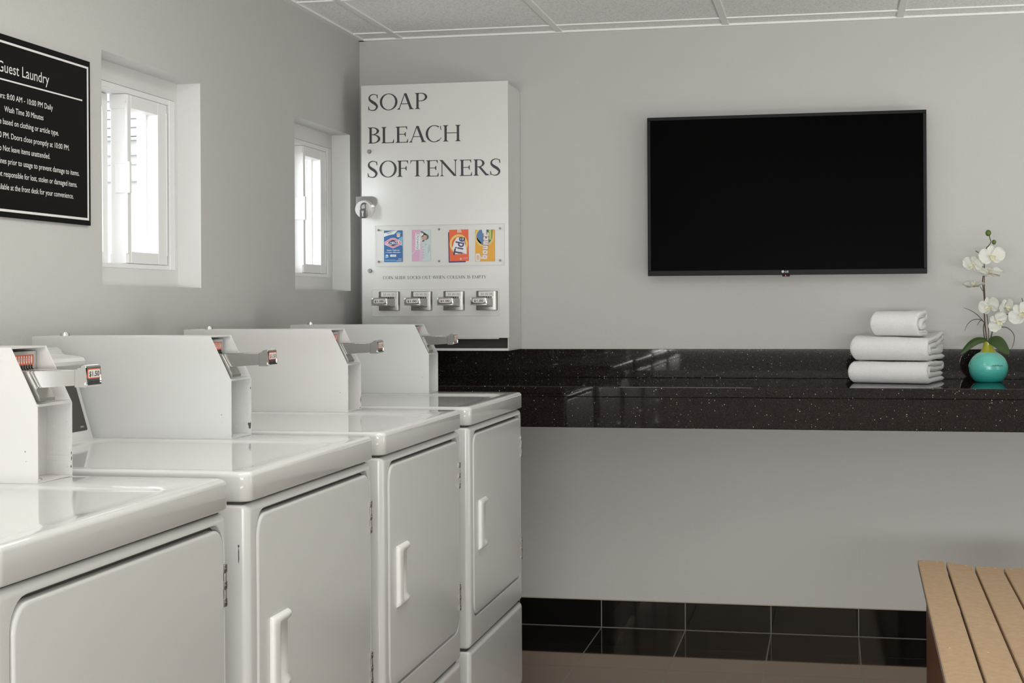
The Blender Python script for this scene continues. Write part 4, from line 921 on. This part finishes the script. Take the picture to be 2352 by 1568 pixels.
def leaf(base, tip_, bow, w, tilt, seed=0):
    bm = B(); base, tip_ = Vector(base), Vector(tip_); NU, NV = 14, 8; d = (tip_ - base); L = d.length; dn = d.normalized()
    side = dn.cross(Vector((0, -1, 0))).normalized(); side = (side * math.cos(tilt) + Vector((0, -1, 0)) * math.sin(tilt)).normalized(); nrm = side.cross(dn).normalized()
    for sgn in (1, -1):
        G = []
        for i in range(NU + 1):
            q = i / NU; ww = w * math.sin(PI * min(1, q * .93 + .05)) ** .55 * (1 if q < .95 else .6); row = []
            for j in range(NV + 1):
                r_ = j / NV * 2 - 1
                row.append(bm.verts.new(base + dn * L * q + Vector((0, 0, 1)) * bow * math.sin(PI * q) + side * ww * r_ + nrm * (abs(r_) * .25 * ww + sgn * .0005)))
            G.append(row)
        for i in range(NU):
            for j in range(NV): bm.faces.new((G[i][j], G[i + 1][j], G[i + 1][j + 1], G[i][j + 1]))
    oadd('leaf', bm, 'leaf', smooth=80)
leaf(op(2267, 780, -.008), op(2206, 813, -.06), .016, .013, .35); leaf(op(2271, 780, -.012), op(2318, 813, -.072), .012, .0205, .25)
# a moth-orchid bloom: two wide side petals, three sepals and a small yellow lip
def petal(bm, M4, Lp, Wp, cup, roundp, ang, lean=0.0, mi=0, sd=0):
    NU, NV = 9, 8; rnd = random.Random(sd); ca, sa = math.cos(ang), math.sin(ang); G2 = []
    for sgn in (1, -1):
        G = []
        for i in range(NU + 1):
            q = i / NU; ww = Wp * (math.sin(PI * min(1., (q * .96 + .04)) ** roundp) ** .6) + .0004; row = []
            for j in range(NV + 1):
                r_ = j / NV * 2 - 1; a = q * Lp; b_ = ww * r_
                zz = cup * (q ** 2) * Lp + .18 * abs(r_) ** 2 * ww + .0012 * math.sin(q * 9 + r_ * 4 + sd) + lean * a + sgn * .00035
                row.append(bm.verts.new(M4 @ Vector((a * ca - b_ * sa, a * sa + b_ * ca, zz))))
            G.append(row)
        for i in range(NU):
            for j in range(NV): bm.faces.new((G[i][j], G[i + 1][j], G[i + 1][j + 1], G[i][j + 1])).material_index = mi
def flower(u, v, dy, yaw, pitch, roll, sc, sd):
    """bloom facing the camera when yaw=pitch=0; roll turns it in its own plane"""
    c = op(u, v, dy)
    base = Matrix(((1, 0, 0), (0, 0, -1), (0, 1, 0))).to_4x4()      # local z -> -y (towards the room), local y -> up
    Mt = Matrix.Translation(c) @ Matrix.Rotation(yaw, 4, 'Z') @ Matrix.Rotation(pitch, 4, 'X') @ base @ Matrix.Rotation(roll, 4, 'Z')
    bm = B(); s = sc
    for ang, L_, w_ in ((90, .034, .0125), (215, .033, .0120), (325, .033, .0120)): petal(bm, Mt @ Matrix.Translation((0, 0, -.001)), L_ * s, w_ * s, .10, 1.15, math.radians(ang), .02, 0, sd)
    for ang in (12, 168): petal(bm, Mt @ Matrix.Translation((0, 0, .001)), .042 * s, .0215 * s, .10, 1.35, math.radians(ang), .05, 0, sd + 1)
    f = oadd('flower', bm, 'petal', smooth=80)
    bm = B(); petal(bm, Mt @ Matrix.Translation((0, 0, .002)), .014 * s, .005 * s, .9, 1.1, math.radians(270), .35, 0, sd); petal(bm, Mt @ Matrix.Translation((0, 0, .002)), .009 * s, .004 * s, 1.2, 1, math.radians(200), .8, 0, sd); petal(bm, Mt @ Matrix.Translation((0, 0, .002)), .009 * s, .004 * s, 1.2, 1, math.radians(340), .8, 0, sd)
    cyl(bm, Mt @ Vector((0, .002, 0)), Mt @ Vector((0, .004, .008 * s)), .0022 * s, .0015 * s, 8); oadd('flower_lip', bm, 'lip', f, smooth=80)
flower(2277, 588, -.030, .15, .10, .12, 1.08, 1)
flower(2236, 607, -.020, -.55, .15, -.20, .88, 2)
flower(2273, 628, -.030, .25, -1.05, -.10, 1.08, 3)
flower(2236, 657, -.010, -.45, -1.30, .05, .90, 4)
flower(2274, 703, -.032, -.60, .05, .30, .95, 5)
flower(2308, 705, .012, .75, .10, .40, .85, 6)
flower(2346, 720, -.010, -.15, .05, .70, 1.08, 7)
flower(2292, 738, -.030, .15, .30, 1.05, .92, 8)

# ------------------------------------------------------------------ slatted bench
bx, by0, by1 = 1.9390, -3.0, -1.07
bench = thing('slatted_bench', 'tan slatted bench with a curved seat and reddish brown side panel', 'bench', (2.22, -2.03, 0)); bench.rotation_euler = (0, 0, math.radians(-0.95))
cr = Matrix.Rotation(math.radians(.95), 3, 'Z')
def badd(name, bm, m, par=None, **k):
    for v in bm.verts:
        v.co -= Vector((2.22, -2.03, 0))
    return obj(name, bm, m, par or bench, **k)
DX = .0155
zs = [(.4502, .4486), (.4463, .4386), (.4375, .4360), (.4349, .4370), (.4385, .4440), (.4460, .4520), (.4540, .4590)]
for k in range(7):
    xa = 1.9393 + DX + k * .0776; xb = xa + .0712; (za, zb_) = zs[k]
    bm = B(); th = .0175
    L = []
    for y in (by0, by0 + .003, by1 - .003, by1):
        e = .0015 if y in (by0, by1) else 0
        L.append([(xa + e, y, za - th), (xb - e, y, zb_ - th), (xb - e, y, zb_ - .0025), (xb - .0025, y, zb_ - e), (xa + .0025, y, za - e), (xa + e, y, za - .0025)])
    loft(bm, L)
    for f in bm.faces:
        if abs(f.normal.z) < .3: pass
    sl = badd('slat', bm, ['slat', 'slat_edge'])
    for p in sl.data.polygons:
        if k == 0 and p.normal.x < -.8: p.material_index = 1
    bm = B()
    for y in (by1 - .02, (by1 - 1.12) - .0, by0 + .02):
        for dx in ((.017, .052) if y != by1 - 1.12 else (.024,)):
            zz = za + (zb_ - za) * dx / .0712; cyl(bm, (xa + dx, y, zz - .001), (xa + dx, y, zz + .0003), .0024, n=10)
    badd('screw_head', bm, 'paper', sl)
bm = B(); box(bm, 1.9650 + DX, 1.9830 + DX, by0 + .02, by1 + .08, .004, .4310, .002, 1); badd('side_panel', bm, 'brownwood')
bm = B(); box(bm, 2.4300 + DX, 2.4480 + DX, by0 + .02, by1 + .08, .004, .4340, .002, 1); badd('side_panel', bm, 'brownwood')
for y in (by1 - .06, by0 + .06):
    bm = B(); box(bm, 1.9835 + DX, 2.4295 + DX, y - .02, y + .02, .34, .4180, .002, 1); badd('crossbar', bm, 'brownwood')
